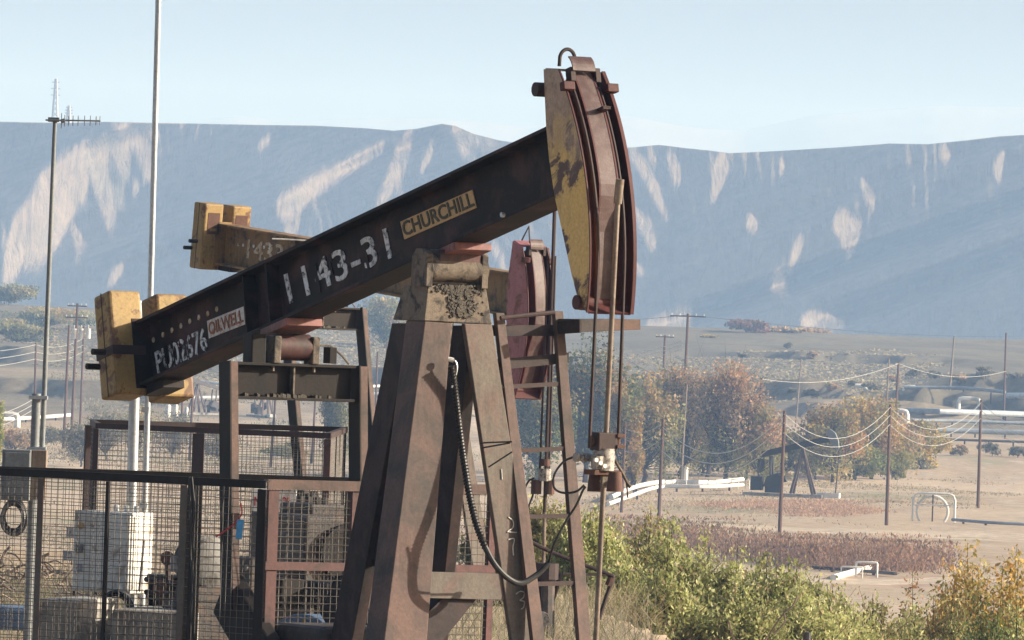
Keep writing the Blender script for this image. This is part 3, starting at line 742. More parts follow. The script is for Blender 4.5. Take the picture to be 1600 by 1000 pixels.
    # --- ladder and platform on the far side
    if sty.get('ladder', True):
        lad = empty('ladder', (0, 0, 0)); lad.parent = P
        le = .20
        lf = lambda pts: [pl(x, y, -.05, le, zc) for x, y in pts]
        rails = [lf([(775, 489), (788, 489), (862, 1080), (842, 1080)]), lf([(867, 486), (880, 486), (931, 1080), (911, 1080)])]
        for q in rails:
            top0, top1, b1, b0 = [V(p) for p in q]
            t = lambda a, c_: a + (c_ - a) * ((zb_ + .02 - a.z) / (c_.z - a.z))
            MB().prism([Lp(p) for p in (top0, top1, t(top1, b1), t(top0, b0))], D_ * -.05).build('ladder_rail', 'primer_brown', lad, .003)
        for (x0, y0, x1, y1) in ((784, 605, 874, 600), (798, 705, 884, 701), (812, 808, 895, 806), (830, 913, 906, 911), (845, 1018, 916, 1016)):
            p0, p1 = lf([(x0, y0), (x1, y1)]); MB().bar(Lp(p0) - D_ * .025, Lp(p1) - D_ * .025, .03, .03, D_).build('rung', 'rust_dark', lad)
        p0, p1 = [pl(x, y, .02, le, zc) for x, y in ((782, 497), (866, 488))]
        MB().tube([Lp(p0), Lp(p1)], .016, 8).build('grab_bar', 'rust_dark', lad)
        q = [pl(x, y, -.09, le, zc) for x, y in ((728, 566), (889, 551), (889, 567), (728, 583))]
        MB().prism([Lp(p) for p in q], D_ * -.012).build('strap', 'primer_dark', lad)
        q = [pl(x, y, -.09, le, zc) for x, y in ((768, 508), (880, 508), (880, 525), (768, 525))]
        MB().prism([Lp(p) for p in q], D_ * -.012).build('strap', 'primer_dark', lad)
        q = [pl(x, y, .25) for x, y in ((908, 499), (1001, 499), (1001, 515), (908, 519))]
        pf = [Lp(p) for p in q]
        MB().prism(pf, D_ * -.32).build('platform', 'primer_brown', lad, .003)
        k0 = [pn(x, y, q[0][1]) for x, y in ((874, 503), (908, 499), (908, 520), (874, 522))]
        MB().prism([Lp(p) for p in k0], N_ * .012).build('platform_side', 'primer_dark', lad)  # shade of the platform's near side put in as a darker sheet
    # --- bridle, polished rod and carrier
    rd = lambda x, y, j: pn(x, y, j)
    if sty.get('rod'):
        for (pts, j) in sty['cables']:
            up = [Bp(((RAD - .02) * math.cos(a_ - ph), j * .88, (RAD - .02) * math.sin(a_ - ph))) for a_ in np.linspace(A1 + ph - .06, .02, 16)]
            MB().tube(up + [Lp(pn(x, y, j)) for x, y in pts], .0125, 7).build('bridle_cable', 'rust_dark', P, smooth=True)
        a, c_ = [Lp(pn(x, y, 0)) for x, y in sty['rod']]
        MB().tube([a, c_], .019, 12).build('polished_rod', 'rod_brass', P, smooth=True)
        s0, s1 = [Lp(pn(x, y, 0)) for x, y in sty['sleeve']]
        MB().tube([s0, s1], .03, 12).build('rod_sleeve', 'rod_brass', P, smooth=True)
    return beam

# near unit -----------------------------------------------------------
def txt(s, ll, lr, ul, mat, **k):
    j = k.get('j', .011)
    a, b, c = [bl(x, y, j) for x, y in (ll, lr, ul)]
    d = dict(s=s, box=[(a[0], a[2]), (b[0], b[2]), (c[0], c[2])], mat=mat); d.update(k); return d
holes = [bl(x, y, .011) for x, y in ((240, 531), (255, 523), (269, 516), (283, 509), (297, 502), (311, 496), (325, 490), (339, 483))]
near_style = dict(beam='beam_black', weight='yellow_weight', cheek='head_yellow', face='head_red', track='track_steel', bar=True,
    holes=[(h[0], h[2]) for h in holes],
    texts=[
        txt('1143-31', (453, 475), (613, 403), (444, 430), 'paint_white', bold=.006,
            stencil=[(.30, .42, .012, .5), (.445, .5, .5 * .02, .2), (.45, .80, .02, .05), (.78, .25, .012, .28), (.80, .7, .02, .06)]),
        txt('PU02676', (247, 584), (325, 546), (242, 551), 'paint_white', bold=.006, drips=[(.04, .07), (.33, .06), (.62, .05), (.8, .05), (.96, .05)],
            stencil=[(.22, .5, .012, .6), (.36, .5, .012, .6), (.5, .5, .010, .6), (.64, .4, .010, .6)]),
        txt('OILWELL', (329, 524), (382, 503), (327, 505), 'plate_red', plate='plate_white', margin=.022, label='white name plate with brown capital letters', bold=.003),
        txt('CHURCHILL', (634, 370), (743, 322), (629, 349), 'plate_ink', plate='plate_tan', margin=.018, label='tan name plate with dark capital letters', bold=.006)],
    rod=[(965, 316), (928, 1060)], sleeve=[(969, 280), (965, 318)],
    cables=[([(921, 700)], .12), ([(966, 690)], -.12)], crank=(.16, .14))
base1 = O1.copy(); base1.z = 0
pj = empty('pumpjack', base1, 'large black beam pumping unit with yellow weights and yellow and red head', 'pumpjack', 'pumpjacks')
pumpjack(pj, O1, PH1, near_style)
# carrier bar and load cell on the rod
C0 = lambda x, y, j=0.0: O1 + D_ * pn(x, y, j)[0] + N_ * j + Z * pn(x, y, j)[2]
def carrier(P, f, s=1.0):
    """f(x, y, j) gives world points on the frame of the near unit; parts of the rod clamp"""
    a = f(942, 690, 0)
    MB().box(a + D_ * .01, D_ * .06, N_ * .075, Z * .062).build('rod_clamp', 'rust_dark', P, .008)
    MB().tube([a + N_ * .08 - D_ * 0, a + N_ * .095], .03, 10).build('clamp_bolt', 'rust', P)
    for dz in (.045, -.03):
        MB().box(a - N_ * .10 + D_ * .03 + Z * dz, D_ * .05, N_ * .03, Z * .012).build('clamp_jaw', 'rust', P)
    MB().tube([a - N_ * .095 + D_ * .03 + Z * .04, a - N_ * .095 + D_ * .03 - Z * .02], .022, 8).build('clamp_stud', 'rust', P)
    q = f(943, 718, 0)
    MB().tube([q + Z * .075, q - Z * .075], .075, 16).build('load_cell', 'fitting_white', P, smooth=True)
    r = f(928, 725, .10)
    MB().tube([r - Z * .03 + D_ * .04, r + Z * .055 + D_ * .04], .042, 10).build('load_cell_boss', 'fitting_white', P, smooth=True)
    for t in range(3): MB().tube([r + D_ * .08 + N_ * (.04 - .035 * t) + Z * (.03 - .02 * t), r + D_ * .10 + N_ * (.04 - .035 * t) + Z * (.03 - .02 * t)], .016, 6).build('boss_screw', 'white_paint', P)
    w = f(912, 715, .12)
    for t in range(4): MB().tube([w + N_ * (.07 - .035 * t), w + N_ * (.045 - .035 * t)], .024 if t % 2 else .031, 10).build('cable_gland', 'fitting_white', P)
    z_ = f(940, 738, 0)
    MB().box(z_, D_ * .07, N_ * .10, Z * .018).build('carrier_bar', 'rust', P, .004)
    for j, nm in ((927, 'near'), (957, 'far')):
        h = f(j, 753, 0)
        MB().tube([h + Z * .07 + D_ * .03, h + D_ * .03, h - Z * .065 + D_ * .03], [.042, .052, .056], 14).build('bridle_socket', 'rust', P, smooth=True)
    h = f(946, 752, -.05); MB().box(h + D_ * .07, D_ * .012, N_ * .075, Z * .042).build('retainer_plate', 'dust_steel', P, .004)
    MB().tube([h + D_ * .08, h + D_ * .115], .018, 6).build('retainer_bolt', 'rust', P)
carrier(pj, C0)
# signal cables at the carrier and the armoured lead that hangs from the post
def curve(pts, n=10):
    out = []; p = [V(q) for q in pts]; p = [p[0] * 2 - p[1]] + p + [p[-1] * 2 - p[-2]]
    for k in range(1, len(p) - 2):
        for t in [i / n for i in range(n)]:
            a, b, c, d = p[k - 1], p[k], p[k + 1], p[k + 2]
            out.append(.5 * ((2 * b) + (-a + c) * t + (2 * a - 5 * b + 4 * c - d) * t * t + (-a + 3 * b - 3 * c + d) * t ** 3))
    return out + [p[-2]]
YH = 53.62
ZC1 = pl(769, 507, .03)[2]
def off_leg(x, y, off): p = pl(x, y, .035 + off, .11, ZC1); return O1 + D_ * p[0] + N_ * p[1] + Z * p[2]
hose = curve([off_leg(*q) for q in ((705, 572, .09), (708, 590, .07), (712, 620, .04), (718, 670, .04), (725, 720, .08), (735, 780, .15), (750, 835, .24), (775, 885, .30), (808, 911, .30), (836, 900, .30), (857, 880, .32))], 14)
hb = MB().tube(hose, .021, 10)
ho_ = hb.build('armoured_lead', 'rubber', pj, smooth=True)
sp = []                                 # spiral wrap
L_ = [0]
for a, b in zip(hose[:-1], hose[1:]): L_.append(L_[-1] + (b - a).length)
tot = .67 * L_[-1]; ns = 1500
arr = np.array([list(p) for p in hose]); Ls = np.array(L_)
for k in range(ns):
    s = tot * k / ns; p = V([np.interp(s, Ls, arr[:, c]) for c in range(3)]); q = V([np.interp(s + .01, Ls, arr[:, c]) for c in range(3)])
    t = (q - p).normalized(); a = t.cross(V((0, 1, 0))).normalized(); b = t.cross(a); an = 2 * math.pi * s / .024
    sp.append(p + (a * math.cos(an) + b * math.sin(an)) * .0215)
MB().tube(sp, .006, 5).build('spiral_wrap', 'black_steel', ho_, smooth=True)
MB().tube(curve([hose[-1]] + [W(x, y, YH) for x, y in ((866, 850), (884, 815), (900, 790), (910, 768), (915, 760))]), .0085, 6).build('signal_cable', 'rubber', pj)
MB().tube(curve([W(x, y, 52.5) for x, y in ((896, 714), (880, 722), (866, 742), (866, 762), (880, 770), (900, 768), (913, 758))]), .008, 6).build('signal_cable', 'rubber', pj)
MB().tube(curve([W(x, y, 52.3) for x, y in ((960, 718), (972, 738), (978, 750), (985, 762))]), .012, 6).build('tie_strap', 'dust_steel', pj)
MB().tube([W(978, 744, 52.3), W(981, 778, 52.3)], .006, 5).build('tie_strap', 'rust_dark', pj)
MB().tube(curve([W(x, y, 53.83) for x, y in ((702, 562), (711, 564), (714, 575), (711, 590), (707, 602), (706, 606))]), .007, 6).build('hook', 'galvanised', pj)
MB().tube([W(700, 561, 53.83), W(709, 563, 53.83)], .017, 8).build('hook_eye', 'white_paint', pj)
# chalk figures on the leg
zc1 = pl(769, 507, .03)[2]
def chalk(strokes):
    b = MB()
    for st in strokes:
        p = [O1 + D_ * (q[0] + .003) + N_ * q[1] + Z * q[2] for q in [pl(x, y, .036, .11, zc1) for x, y in st]]
        b.tube(curve(p, 5) if len(p) > 2 else p, .0045, 5)
    return b.build('chalk_figure', 'chalk', pj)
chalk([[(806, 928), (812, 924), (819, 926), (817, 934), (812, 938), (819, 940), (818, 948), (814, 952)]])
chalk([[(826, 919), (822, 925), (825, 932), (830, 928), (829, 921), (826, 919)], [(821, 915), (822, 920)]])
chalk([[(794, 808), (801, 814), (801, 824), (793, 830)], [(792, 831), (807, 832)]])
chalk([[(794, 843), (803, 842), (801, 855), (802, 868)]]); chalk([[(783, 733), (784, 749)]])
# wires strung across the far leg
for pts in (((750, 692), (800, 690)), ((752, 700), (797, 692)), ((763, 730), (800, 706))):
    MB().tube([W(x, y, 53.4) for x, y in pts], .006, 5).build('tie_wire', 'rubber', pj)
# far unit of the same make ---------------------------------------------
O2 = W(680, 492, 89.0); PH2 = math.radians(-4.8)
far_style = dict(beam='yellow_beam', weight='yellow_weight', cheek='pink_head', face='head_red', track='track_steel', bar=False, pocket=True,
    holes=[(-4.28 + .115 * k, .42 + .004 * k) for k in range(7)],
    texts=[dict(s='1433-31', box=[(-4.07, .27), (-2.75, .27), (-4.07, .50)], mat='faded_white', bold=.006)],
    crank=(.55, .50), crank_dir=.2, ladder=False, pedestal=False)
b2 = O2.copy(); b2.z = 0
pj2 = empty('pumpjack', b2, 'yellow-beamed pumping unit with a pink head, standing behind the large black one', 'pumpjack', 'pumpjacks')
beam2 = pumpjack(pj2, O2, PH2, far_style, th=math.radians(55))
YR = 87.2
for x0, y0, x1, y1, r in ((857, 400, 843, 745, .012), (868, 400, 858, 745, .012)):
    MB().tube([W(x0, y0, YR), W(x1, y1, YR)], r, 6).build('bridle_cable', 'rust_dark', pj2)
MB().tube([W(867, 318, YR), W(851, 800, YR)], .022, 8).build('polished_rod', 'rust_dark', pj2)
MB().tube([W(851, 800, YR), W(846, 1010, YR)], .02, 8).build('polished_rod', 'rod_brass', pj2)
q = W(851, 742, YR)
MB().tube([q + Z * .07, q - Z * .07], .075, 12).build('load_cell', 'fitting_white', pj2)
MB().tube([q + Z * .18, q + Z * .10], .06, 10).build('rod_clamp', 'rust', pj2)
for dx in (-.09, .06): MB().tube([q + V((dx, 0, -.06)), q + V((dx, 0, -.22))], .06, 10).build('bridle_socket', 'rust', pj2)
MB().tube(curve([W(x, y, YR) for x, y in ((835, 747), (826, 752), (818, 770), (816, 790))]), .012, 5).build('signal_cable', 'rubber', pj2)
MB().tube(curve([W(x, y, YR) for x, y in ((838, 750), (832, 775), (822, 800))]), .012, 5).build('signal_cable', 'rubber', pj2)
MB().tube(curve([W(x, y, YR) for x, y in ((425, 373), (450, 374), (480, 376))]), .01, 5).build('conduit', 'white_paint', beam2)
# wellhead behind the near ladder
wh = empty('wellhead', (W(870, 960, 80).x, 80, 0), 'rusty wellhead with bent flow pipes seen through the ladder at the bush', 'wellhead')
WH = lambda x, y: W(x, y, 80)
MB().tube([WH(853, 900), WH(850, 1085)], .10, 12).build('casing', 'engine_dark', wh)
MB().tube([WH(853, 880), WH(852, 905)], .14, 12).build('stuffing_box', 'rust_dark', wh)
MB().tube(curve([WH(x, y) for x, y in ((826, 845), (860, 862), (905, 880), (952, 898), (957, 905), (948, 930), (936, 968))], 6), .022, 8).build('flow_pipe', 'rust_dark', wh)
MB().tube(curve([WH(x, y) for x, y in ((828, 878), (860, 890), (874, 896), (872, 912), (860, 950), (850, 985))], 6), .022, 8).build('flow_pipe', 'rust_dark', wh)
MB().tube([WH(880, 897), WH(955, 898)], .016, 8).build('flow_pipe', 'pale_pole', wh)
MB().tube([WH(955, 902), WH(950, 915)], .035, 8).build('pipe_union', 'rust', wh)
MB().tube([WH(846, 968) - V((.0, .1, 0)), WH(846, 968) - V((0, .2, 0))], .09, 12).build('hand_wheel', 'fitting_white', wh)
MB().tube([WH(842, 890), WH(842, 950)], .09, 10).build('valve_body', 'black_steel', wh)
MB().box(WH(905, 985), (.06, 0, 0), (0, .06, 0), (0, 0, .28)).build('marker_post', 'dark_tarp', wh)

# ------------------------------------------------------------------ cages of welded mesh round the units
ZF = EYE - 1.04
def fence(name, label, runs, mat_l, mat_p, zf=ZF, group='mesh fences round the pumping units'):
    r0 = V(runs[0]['a']); root = empty(name, (r0.x, r0.y, 0), label, 'fence', group)
    for run in runs:
        a, b = V(run['a']), V(run['b']); a.z = b.z = zf
        u = (b - a).normalized(); L = (b - a).length; s = u.cross(Z)
        if s.y > 0: s = -s
        rm, pm = run.get('rail', mat_l), run.get('post', mat_p)
        rw = run.get('rw', .06)
        r = MB(); r.box((a + b) / 2 - Z * rw / 2, u * L / 2, s * .005, Z * rw / 2); r.box((a + b) / 2 - s * rw * .45 - Z * .002, u * L / 2, s * rw * .45, Z * .004)
        r.build('top_rail', rm, root)
        for zz in run.get('mid', ()):
            q = MB(); q.box(V(((a.x + b.x) / 2, (a.y + b.y) / 2, zz)), u * L / 2, s * .005, Z * .03); q.box(V(((a.x + b.x) / 2, (a.y + b.y) / 2, zz + .026)) - s * .025, u * L / 2, s * .022, Z * .004)
            q.build('mid_rail', run.get('midmat', rm), root)
        q = MB(); q.box(V(((a.x + b.x) / 2, (a.y + b.y) / 2, .13)), u * L / 2, s * .005, Z * .03); q.build('bottom_rail', pm, root)
        for t, wd, mt_ in run['posts']:
            c = a + u * (L * t)
            p = MB(); p.box(V((c.x, c.y, zf / 2 - rw * .55)) - s * .012, u * wd / 2, s * .005, Z * (zf / 2 - rw * .55)); p.box(V((c.x, c.y, zf / 2 - rw * .55)) - s * .035 - u * (wd / 2 - .003), u * .004, s * .022, Z * (zf / 2 - rw * .55))
            p.build('post', mt_, root)
        if run.get('open'): continue
        g = MB(); sp_ = .0535; w = .0017; rr = random.Random(11)
        n = int(L / sp_)
        off = -s * .02
        for k in range(n):
            c = a + u * (sp_ * (k + .5)) + off; j1, j2 = rr.gauss(0, .006), rr.gauss(0, .006)
            g.bar(V((c.x, c.y, .13)) + u * j1, V((c.x, c.y, zf - .03)) + u * j2, w * 2, w * 2)
        for k in range(int((zf - .16) / sp_)):
            z = .16 + k * sp_ + rr.gauss(0, .004)
            segs = 6
            pts = [a + u * (L * t / segs) + off + s * .0045 for t in range(segs + 1)]
            for p_, q_ in zip(pts[:-1], pts[1:]):
                g.bar(V((p_.x, p_.y, z + rr.gauss(0, .0025))), V((q_.x, q_.y, z + rr.gauss(0, .0025))), w * 2, w * 2)
        wm = g.build('wire_mesh', 'wire_steel', root); wm['kind'] = 'stuff'
    return root
zh = lambda x, y: zhit(x, y, ZF)
fence('mesh_fence', 'black framed wire mesh fence panel along the left, in front of the white cabinet',
      [dict(a=zh(-60, 728.5), b=zh(416, 751.5), rw=.055, posts=[(.02, .05, 'black_steel'), (.265, .05, 'grey_leg'), (.485, .028, 'black_steel'), (.735, .055, 'grey_leg'), (.765, .04, 'black_steel'), (.985, .075, 'black_steel')])], 'black_steel', 'black_steel')
fence('mesh_fence', 'rear black mesh fence panel just behind the left front one',
      [dict(a=zh(-60, 727), b=zh(560, 747), rw=.05, posts=[(.0, .04, 'black_steel'), (.575, .05, 'black_steel'), (.60, .04, 'black_steel'), (.98, .05, 'black_steel')])], 'black_steel', 'black_steel')
fence('mesh_fence', 'sunlit red-brown mesh fence panel passing behind the legs of the black pumping unit',
      [dict(a=zh(419, 749.5), b=zh(778, 758), rw=.07, mid=(1.39,), midmat='primer_red', posts=[(.03, .085, 'primer_red'), (.385, .065, 'primer_red'), (.72, .05, 'primer_red'), (.985, .05, 'primer_red')])], 'primer_brown', 'primer_red')
ca, cb, cc2, cd = zh(150, 661), zh(517, 677), zh(543, 667.5), zh(141, 655.5)
fence('mesh_cage', 'dark red mesh cage round the rear pumping unit, beyond the yellow weights',
      [dict(a=ca, b=cb, posts=[(.0, .07, 'rust_dark'), (.43, .09, 'rust_dark'), (.455, .07, 'rust_dark'), (.985, .09, 'primer_red')]),
       dict(a=cb, b=cc2, posts=[(.4, .09, 'black_steel'), (.98, .06, 'black_steel')]),
       dict(a=cd, b=cc2, posts=[(.0, .08, 'rust_dark'), (.43, .08, 'rust_dark')]), dict(a=cd, b=ca, posts=[(.5, .05, 'rust_dark')])], 'rust_dark', 'rust_dark')
# tag and cord hanging on the mesh
tg = tag(MB().box(W(374.5, 827, 54.4), (.024, .004, 0), (0, .006, 0), (.004, 0, .07)).build('hanging_tag', 'tag_blue', None, .008), 'small blue plastic tag hung on the mesh fence', 'tag')
tag(MB().tube(curve([W(x, y, 54.45) for x, y in ((337, 839), (352, 829), (366, 818), (376, 806), (378, 798), (376, 786))]), .006, 5).build('cord', 'sign_red'), 'red cord tied across the mesh next to the blue tag', 'cord')

# ------------------------------------------------------------------ masts, cabinet and gear inside the cage
def vpole(name, label, cat, x0, y0, x1, y1, Y, r, mat, group=None, r2=None):
    a = W(x0, y0, Y); b = W(x1, y1, Y); a.y = b.y = Y
    root = empty(name, (b.x, Y, 0), label, cat, group)
    foot_x = b.x
    MB().tube([V((foot_x, Y, -.1)), V((a.x, Y, a.z))], [r, r2 or r], 14).build('shaft', mat, root, smooth=True)
    return root
pa_ = vpole('galvanised_mast', 'tall slim galvanised mast rising out of the top of the picture', 'mast', 249, -60, 222, 1000, 61, .0235, 'galvanised')
pb_ = vpole('galvanised_post', 'thick galvanised post behind the left yellow counterweight', 'post', 214, 470, 201, 1000, 60.4, .042, 'galvanised')
for o_, x, y, Y in ((pa_, 227, 640, 61), (pa_, 224, 790, 61)):
    p = W(x, y, Y); MB().box(p, (.03, 0, 0), (0, .03, 0), (0, 0, .02)).build('clamp', 'galvanised', o_)
mastY = 62
ms = vpole('antenna_mast', 'grey steel mast carrying a small antenna at the left edge', 'mast', 86, 184, 62, 760, mastY, .026, 'grey_box', r2=.017)
MB().box(W(84, 187, mastY), (.045, 0, 0), (0, .03, 0), (0, 0, .018)).build('clamp', 'grey_box', ms)
ya = empty('yagi_antenna', W(85, 188, mastY - .05), 'thin grey comb-like antenna on top of the left mast', 'antenna')
MB().tube([W(71, 187.5, mastY - .05), W(157, 189, mastY - .05)], .007, 6).build('boom', 'grey_box', ya)
for x, h in ((96, 12), (101, 9), (107, 8), (114, 8), (122, 8), (132, 8), (141, 8), (150, 7), (156, 7)):
    MB().tube([W(x + .4, 188.6 - h, mastY - .05), W(x - .4, 188.6 + h, mastY - .05)], .0035, 5).build('element', 'grey_box', ya)
MB().tube([W(95, 190, mastY - .06), W(101, 188, mastY - .06)], .018, 6).build('feed', 'grey_box', ya)
st = vpole('steel_post', 'short grey round post clamped beside the antenna mast', 'post', 57, 615, 51, 760, mastY - .05, .036, 'grey_box')
for y in (621, 701):
    MB().box(W(60 - (y - 621) * .03, y, mastY - .05), (.075, 0, 0), (0, .05, 0), (0, 0, .014)).build('clamp_band', 'galvanised', st)
gbx = empty('control_box', W(38, 790, mastY - .3), 'grey control box on the antenna mast behind the mesh', 'box')
MB().box(W(26, 742, mastY - .3), (.115, 0, 0), (0, .1, 0), (0, 0, .205)).build('case', 'grey_box', gbx, .008)
MB().box(W(61, 742, mastY - .26), (.06, 0, 0), (0, .08, 0), (0, 0, .20)).build('side_case', 'pale_pole', gbx, .006)
MB().box(W(26, 742, mastY - .41), (.10, 0, 0), (0, .006, 0), (0, 0, .18)).build('door', 'grey_box', gbx, .004)
def coil(name, label, x, y, Y, R, mat='rubber', tilt=.35, turns=7):
    c = W(x, y, Y); root = empty(name, c, label, 'hose coil'); rr = random.Random(int(x))
    for k in range(turns):
        ph = rr.uniform(-.3, .3); R2 = R * rr.uniform(.80, 1.04); o = V((rr.gauss(0, .012), rr.gauss(0, .03), rr.gauss(0, .012)))
        pts = [c + o + V((R2 * .72 * math.cos(t), R2 * tilt * math.sin(t + ph), R2 * math.sin(t))) for t in [2 * math.pi * i / 28 for i in range(29)]]
        MB().tube(pts, .011, 6, False).build('turn', mat, root, smooth=True)
coil('cable_coil', 'coil of black cable hanging below the white cabinet', 180, 962, 58.5, .20)
coil('cable_coil', 'coil of black cable hung under the grey box at the left edge', 20, 810, mastY - .5, .13)
# white cabinet
cabY = 60
cab = empty('cabinet', W(178, 930, cabY), 'white steel electrical cabinet mounted on posts behind the mesh', 'cabinet')
cc_ = W(176, 862, cabY); cx = V((math.cos(.42), -math.sin(.42), 0)); cy = V((-math.sin(.42), -math.cos(.42), 0))
cw, cdp, chh = .225, .135, .315
cxp, cyp = V((.90, -.43, 0)), V((-.43, -.90, 0))
MB().box(cc_, cxp * .26, cyp * .17, Z * chh).build('case', 'white_paint', cab, .008)
MB().box(cc_ + cyp * .178, cxp * .245, cyp * .008, Z * (chh - .02)).build('door', 'white_paint', cab, .004)
MB().box(cc_ + cxp * .265, cxp * .005, cyp * .15, Z * (chh - .03)).build('side_panel', 'white_paint', cab, .003)
MB().box(cc_ + cyp * .19 - cxp * .19 + Z * .02, cxp * .03, cyp * .02, Z * .035).build('latch', 'grey_box', cab, .004)
MB().box(cc_ + cyp * .19 - cxp * .19 - Z * .13, cxp * .025, cyp * .006, Z * .03).build('notice', 'grey_pipe', cab)
MB().box(cc_ + cyp * .19 - cxp * .19 + Z * .2, cxp * .03, cyp * .006, Z * .02).build('notice', 'plate_tan', cab)
for k in range(3): MB().tube([cc_ + cxp * (.02 + .09 * k) + Z * chh, cc_ + cxp * (.02 + .09 * k) + Z * (chh + .05)], .022, 8).build('conduit_fitting', 'galvanised', cab)
MB().tube([cc_ + cxp * .276 + cyp * .0 + Z * .1, cc_ + cxp * .276 + cyp * .05 - Z * .30], .008, 6).build('lead', 'rubber', cab)
for e in (-.2, .2): MB().box(V((cc_.x, cc_.y, 0)) + cxp * e + Z * ((cc_.z - chh) / 2), cxp * .02, cyp * .02, Z * (cc_.z - chh) / 2).build('leg', 'galvanised', cab)
# small device post left of the cabinet
dv = empty('device_post', (W(118, 930, 60.5).x, 60.5, 0), 'short dark post with two grey junction boxes beside the cabinet', 'post')
MB().tube([V((dv.location.x - .02, 60.5, 0)), W(122, 815, 60.5)], .016, 8).build('shaft', 'black_steel', dv)
MB().box(W(111, 832, 60.45), (.035, 0, 0), (0, .03, 0), (0, 0, .045)).build('junction_box', 'grey_pipe', dv, .004)
MB().box(W(108, 868, 60.45), (.05, 0, 0), (0, .03, 0), (0, 0, .04)).build('junction_box', 'grey_pipe', dv, .004)
# concrete blocks
def block(label, x0, x1, ytop, Y, dep, mat='concrete'):
    a, b = W(x0, ytop, Y), W(x1, ytop, Y); h = a.z
    o = MB().box(((a.x + b.x) / 2, Y + dep / 2, h / 2), ((b.x - a.x) / 2, .0, 0), (.12, dep / 2, 0), (0, 0, h / 2)).build('concrete_block', mat, None, .02)
    o.location = (0, 0, 0); return tag(o, label, 'concrete block', 'concrete blocks on the pad')
block('low concrete block left of the cable coil under the cabinet', 82, 152, 936, 57.6, .9)
block('long concrete footing right of the cable coil under the motor', 200, 330, 952, 57.4, 1.0)
# electric motor and engine behind the mesh
mo = empty('electric_motor', (W(320, 960, 57.8).x, 57.8, 0), 'grey round-topped electric motor beside the left pitman arm', 'motor')
mc = W(318, 878, 57.8)
MB().tube([mc - D_ * .15, mc - D_ * .12, mc + D_ * .14, mc + D_ * .17], [.14, .19, .19, .14], 18).build('housing', 'engine_grey', mo, smooth=True)
for k in range(7): MB().tube([mc - D_ * (.11 - .036 * k), mc - D_ * (.098 - .036 * k)], .2, 18).build('cooling_rib', 'engine_grey', mo)
MB().box(mc - Z * .24, D_ * .17, N_ * .14, Z * .06).build('foot', 'engine_dark', mo, .01)
MB().box(mc + N_ * .2 - Z * .02, D_ * .07, N_ * .05, Z * .06).build('terminal_box', 'engine_grey', mo, .006)
MB().box(V((mc.x, mc.y, (mc.z - .30) / 2)), D_ * .25, N_ * .2, Z * ((mc.z - .30) / 2)).build('plinth', 'engine_dark', mo)
en = empty('engine', (W(495, 960, 59).x, 59, 0), 'dark greasy engine block behind the sunlit mesh panel', 'engine')
ec_ = W(492, 850, 59)
MB().box(ec_ - Z * .04, D_ * .46, N_ * .34, Z * .27).build('block', 'engine_dark', en, .03)
MB().box(ec_ + Z * .26 - D_ * .05, D_ * .25, N_ * .16, Z * .05).build('cylinder_head', 'engine_dark', en, .02)
for k in range(4): MB().tube([ec_ + Z * .30 + D_ * (-.25 + .13 * k), ec_ + Z * .36 + D_ * (-.25 + .13 * k)], .035, 8).build('rocker_cover', 'engine_dark', en)
MB().tube([ec_ + D_ * .47 - Z * .05, ec_ + D_ * .52 - Z * .05], .22, 20).build('flywheel', 'black_steel', en)
MB().box(ec_ + N_ * .25 + Z * .12 + D_ * .12, D_ * .06, N_ * .02, Z * .045).build('red_fitting', 'sign_red', en, .004)
MB().box(ec_ + N_ * .26 - Z * .12 - D_ * .1, D_ * .2, N_ * .03, Z * .03).build('manifold', 'rust_dark', en, .01)
MB().tube([ec_ + N_ * .28 - Z * .2 - D_ * .2, ec_ + N_ * .28 - Z * .2 + D_ * .25], .03, 8).build('oil_pipe', 'fitting_white', en)
MB().box(V((ec_.x, ec_.y, (ec_.z - .3) / 2)), D_ * .5, N_ * .3, Z * ((ec_.z - .3) / 2 - .01)).build('plinth', 'engine_dark', en)
bg = empty('belt_guard', (W(470, 990, 56.8).x, 56.8, 0), 'rounded dark blue-grey belt guard at the foot of the sunlit mesh panel', 'guard')
g0 = W(470, 1035, 56.8)
MB().prism([g0 + D_ * (.62 * math.cos(t)) + Z * (.36 * math.sin(t)) for t in [math.pi * k / 16 for k in range(17)]], N_ * -.22).build('hood', 'blue_tarp', bg, .01)
MB().box(g0 - Z * .18 - N_ * .11, D_ * .60, N_ * .10, Z * .19).build('skirt', 'engine_dark', bg)
sg = W(475, 973, 56.3)
o_ = MB().prism([sg + V((-.032, 0, -.035)), sg + V((.032, 0, -.035)), sg + V((0, 0, .04))], V((0, .006, 0))).build('warning_sign', 'sign_yellow')
tag(o_, 'small yellow triangular warning sign near the belt guard', 'sign')
sgn_ = empty('sign_board', (W(425, 1000, 68).x, 68, 0), 'white board with faded red letters behind the engine', 'sign')
MB().box(W(428, 782, 68), (.20, 0, 0), (0, .01, 0), (0, 0, .10)).build('panel', 'white_paint', sgn_, .004)
for e in (395, 460): MB().box(V((W(e, 782, 68).x, 68.03, W(e, 782, 68).z / 2)), (.02, 0, 0), (0, .015, 0), (0, 0, W(e, 782, 68).z / 2)).build('post', 'rust_dark', sgn_)
for s_, x, w_ in (('M', 397, .05), ('OS', 440, .065)):
    p = W(x, 790, 67.985); lettering('lettering', s_, p, V((1, 0, -.035)), Z, V((0, -1, 0)), w_, .075, 'sign_red', sgn_, .004)
tag(MB().box(W(20, 965, 66), (.30, 0, 0), (0, .3, 0), (0, 0, .10)).build('blue_drum_lid', 'blue_tarp', None, .03), 'pale blue tarpaulin bundle low behind the left mesh fence', 'tarpaulin')
ob = MB()
cr_ = W(1085, 990, 92)
pts = [V((W(x, 985, 92).x, 92 + .4 * math.sin(x), zt(W(x, 985, 92).x, 92) + .10 + .05 * math.sin(x * .05))) for x in range(930, 1260, 20)]
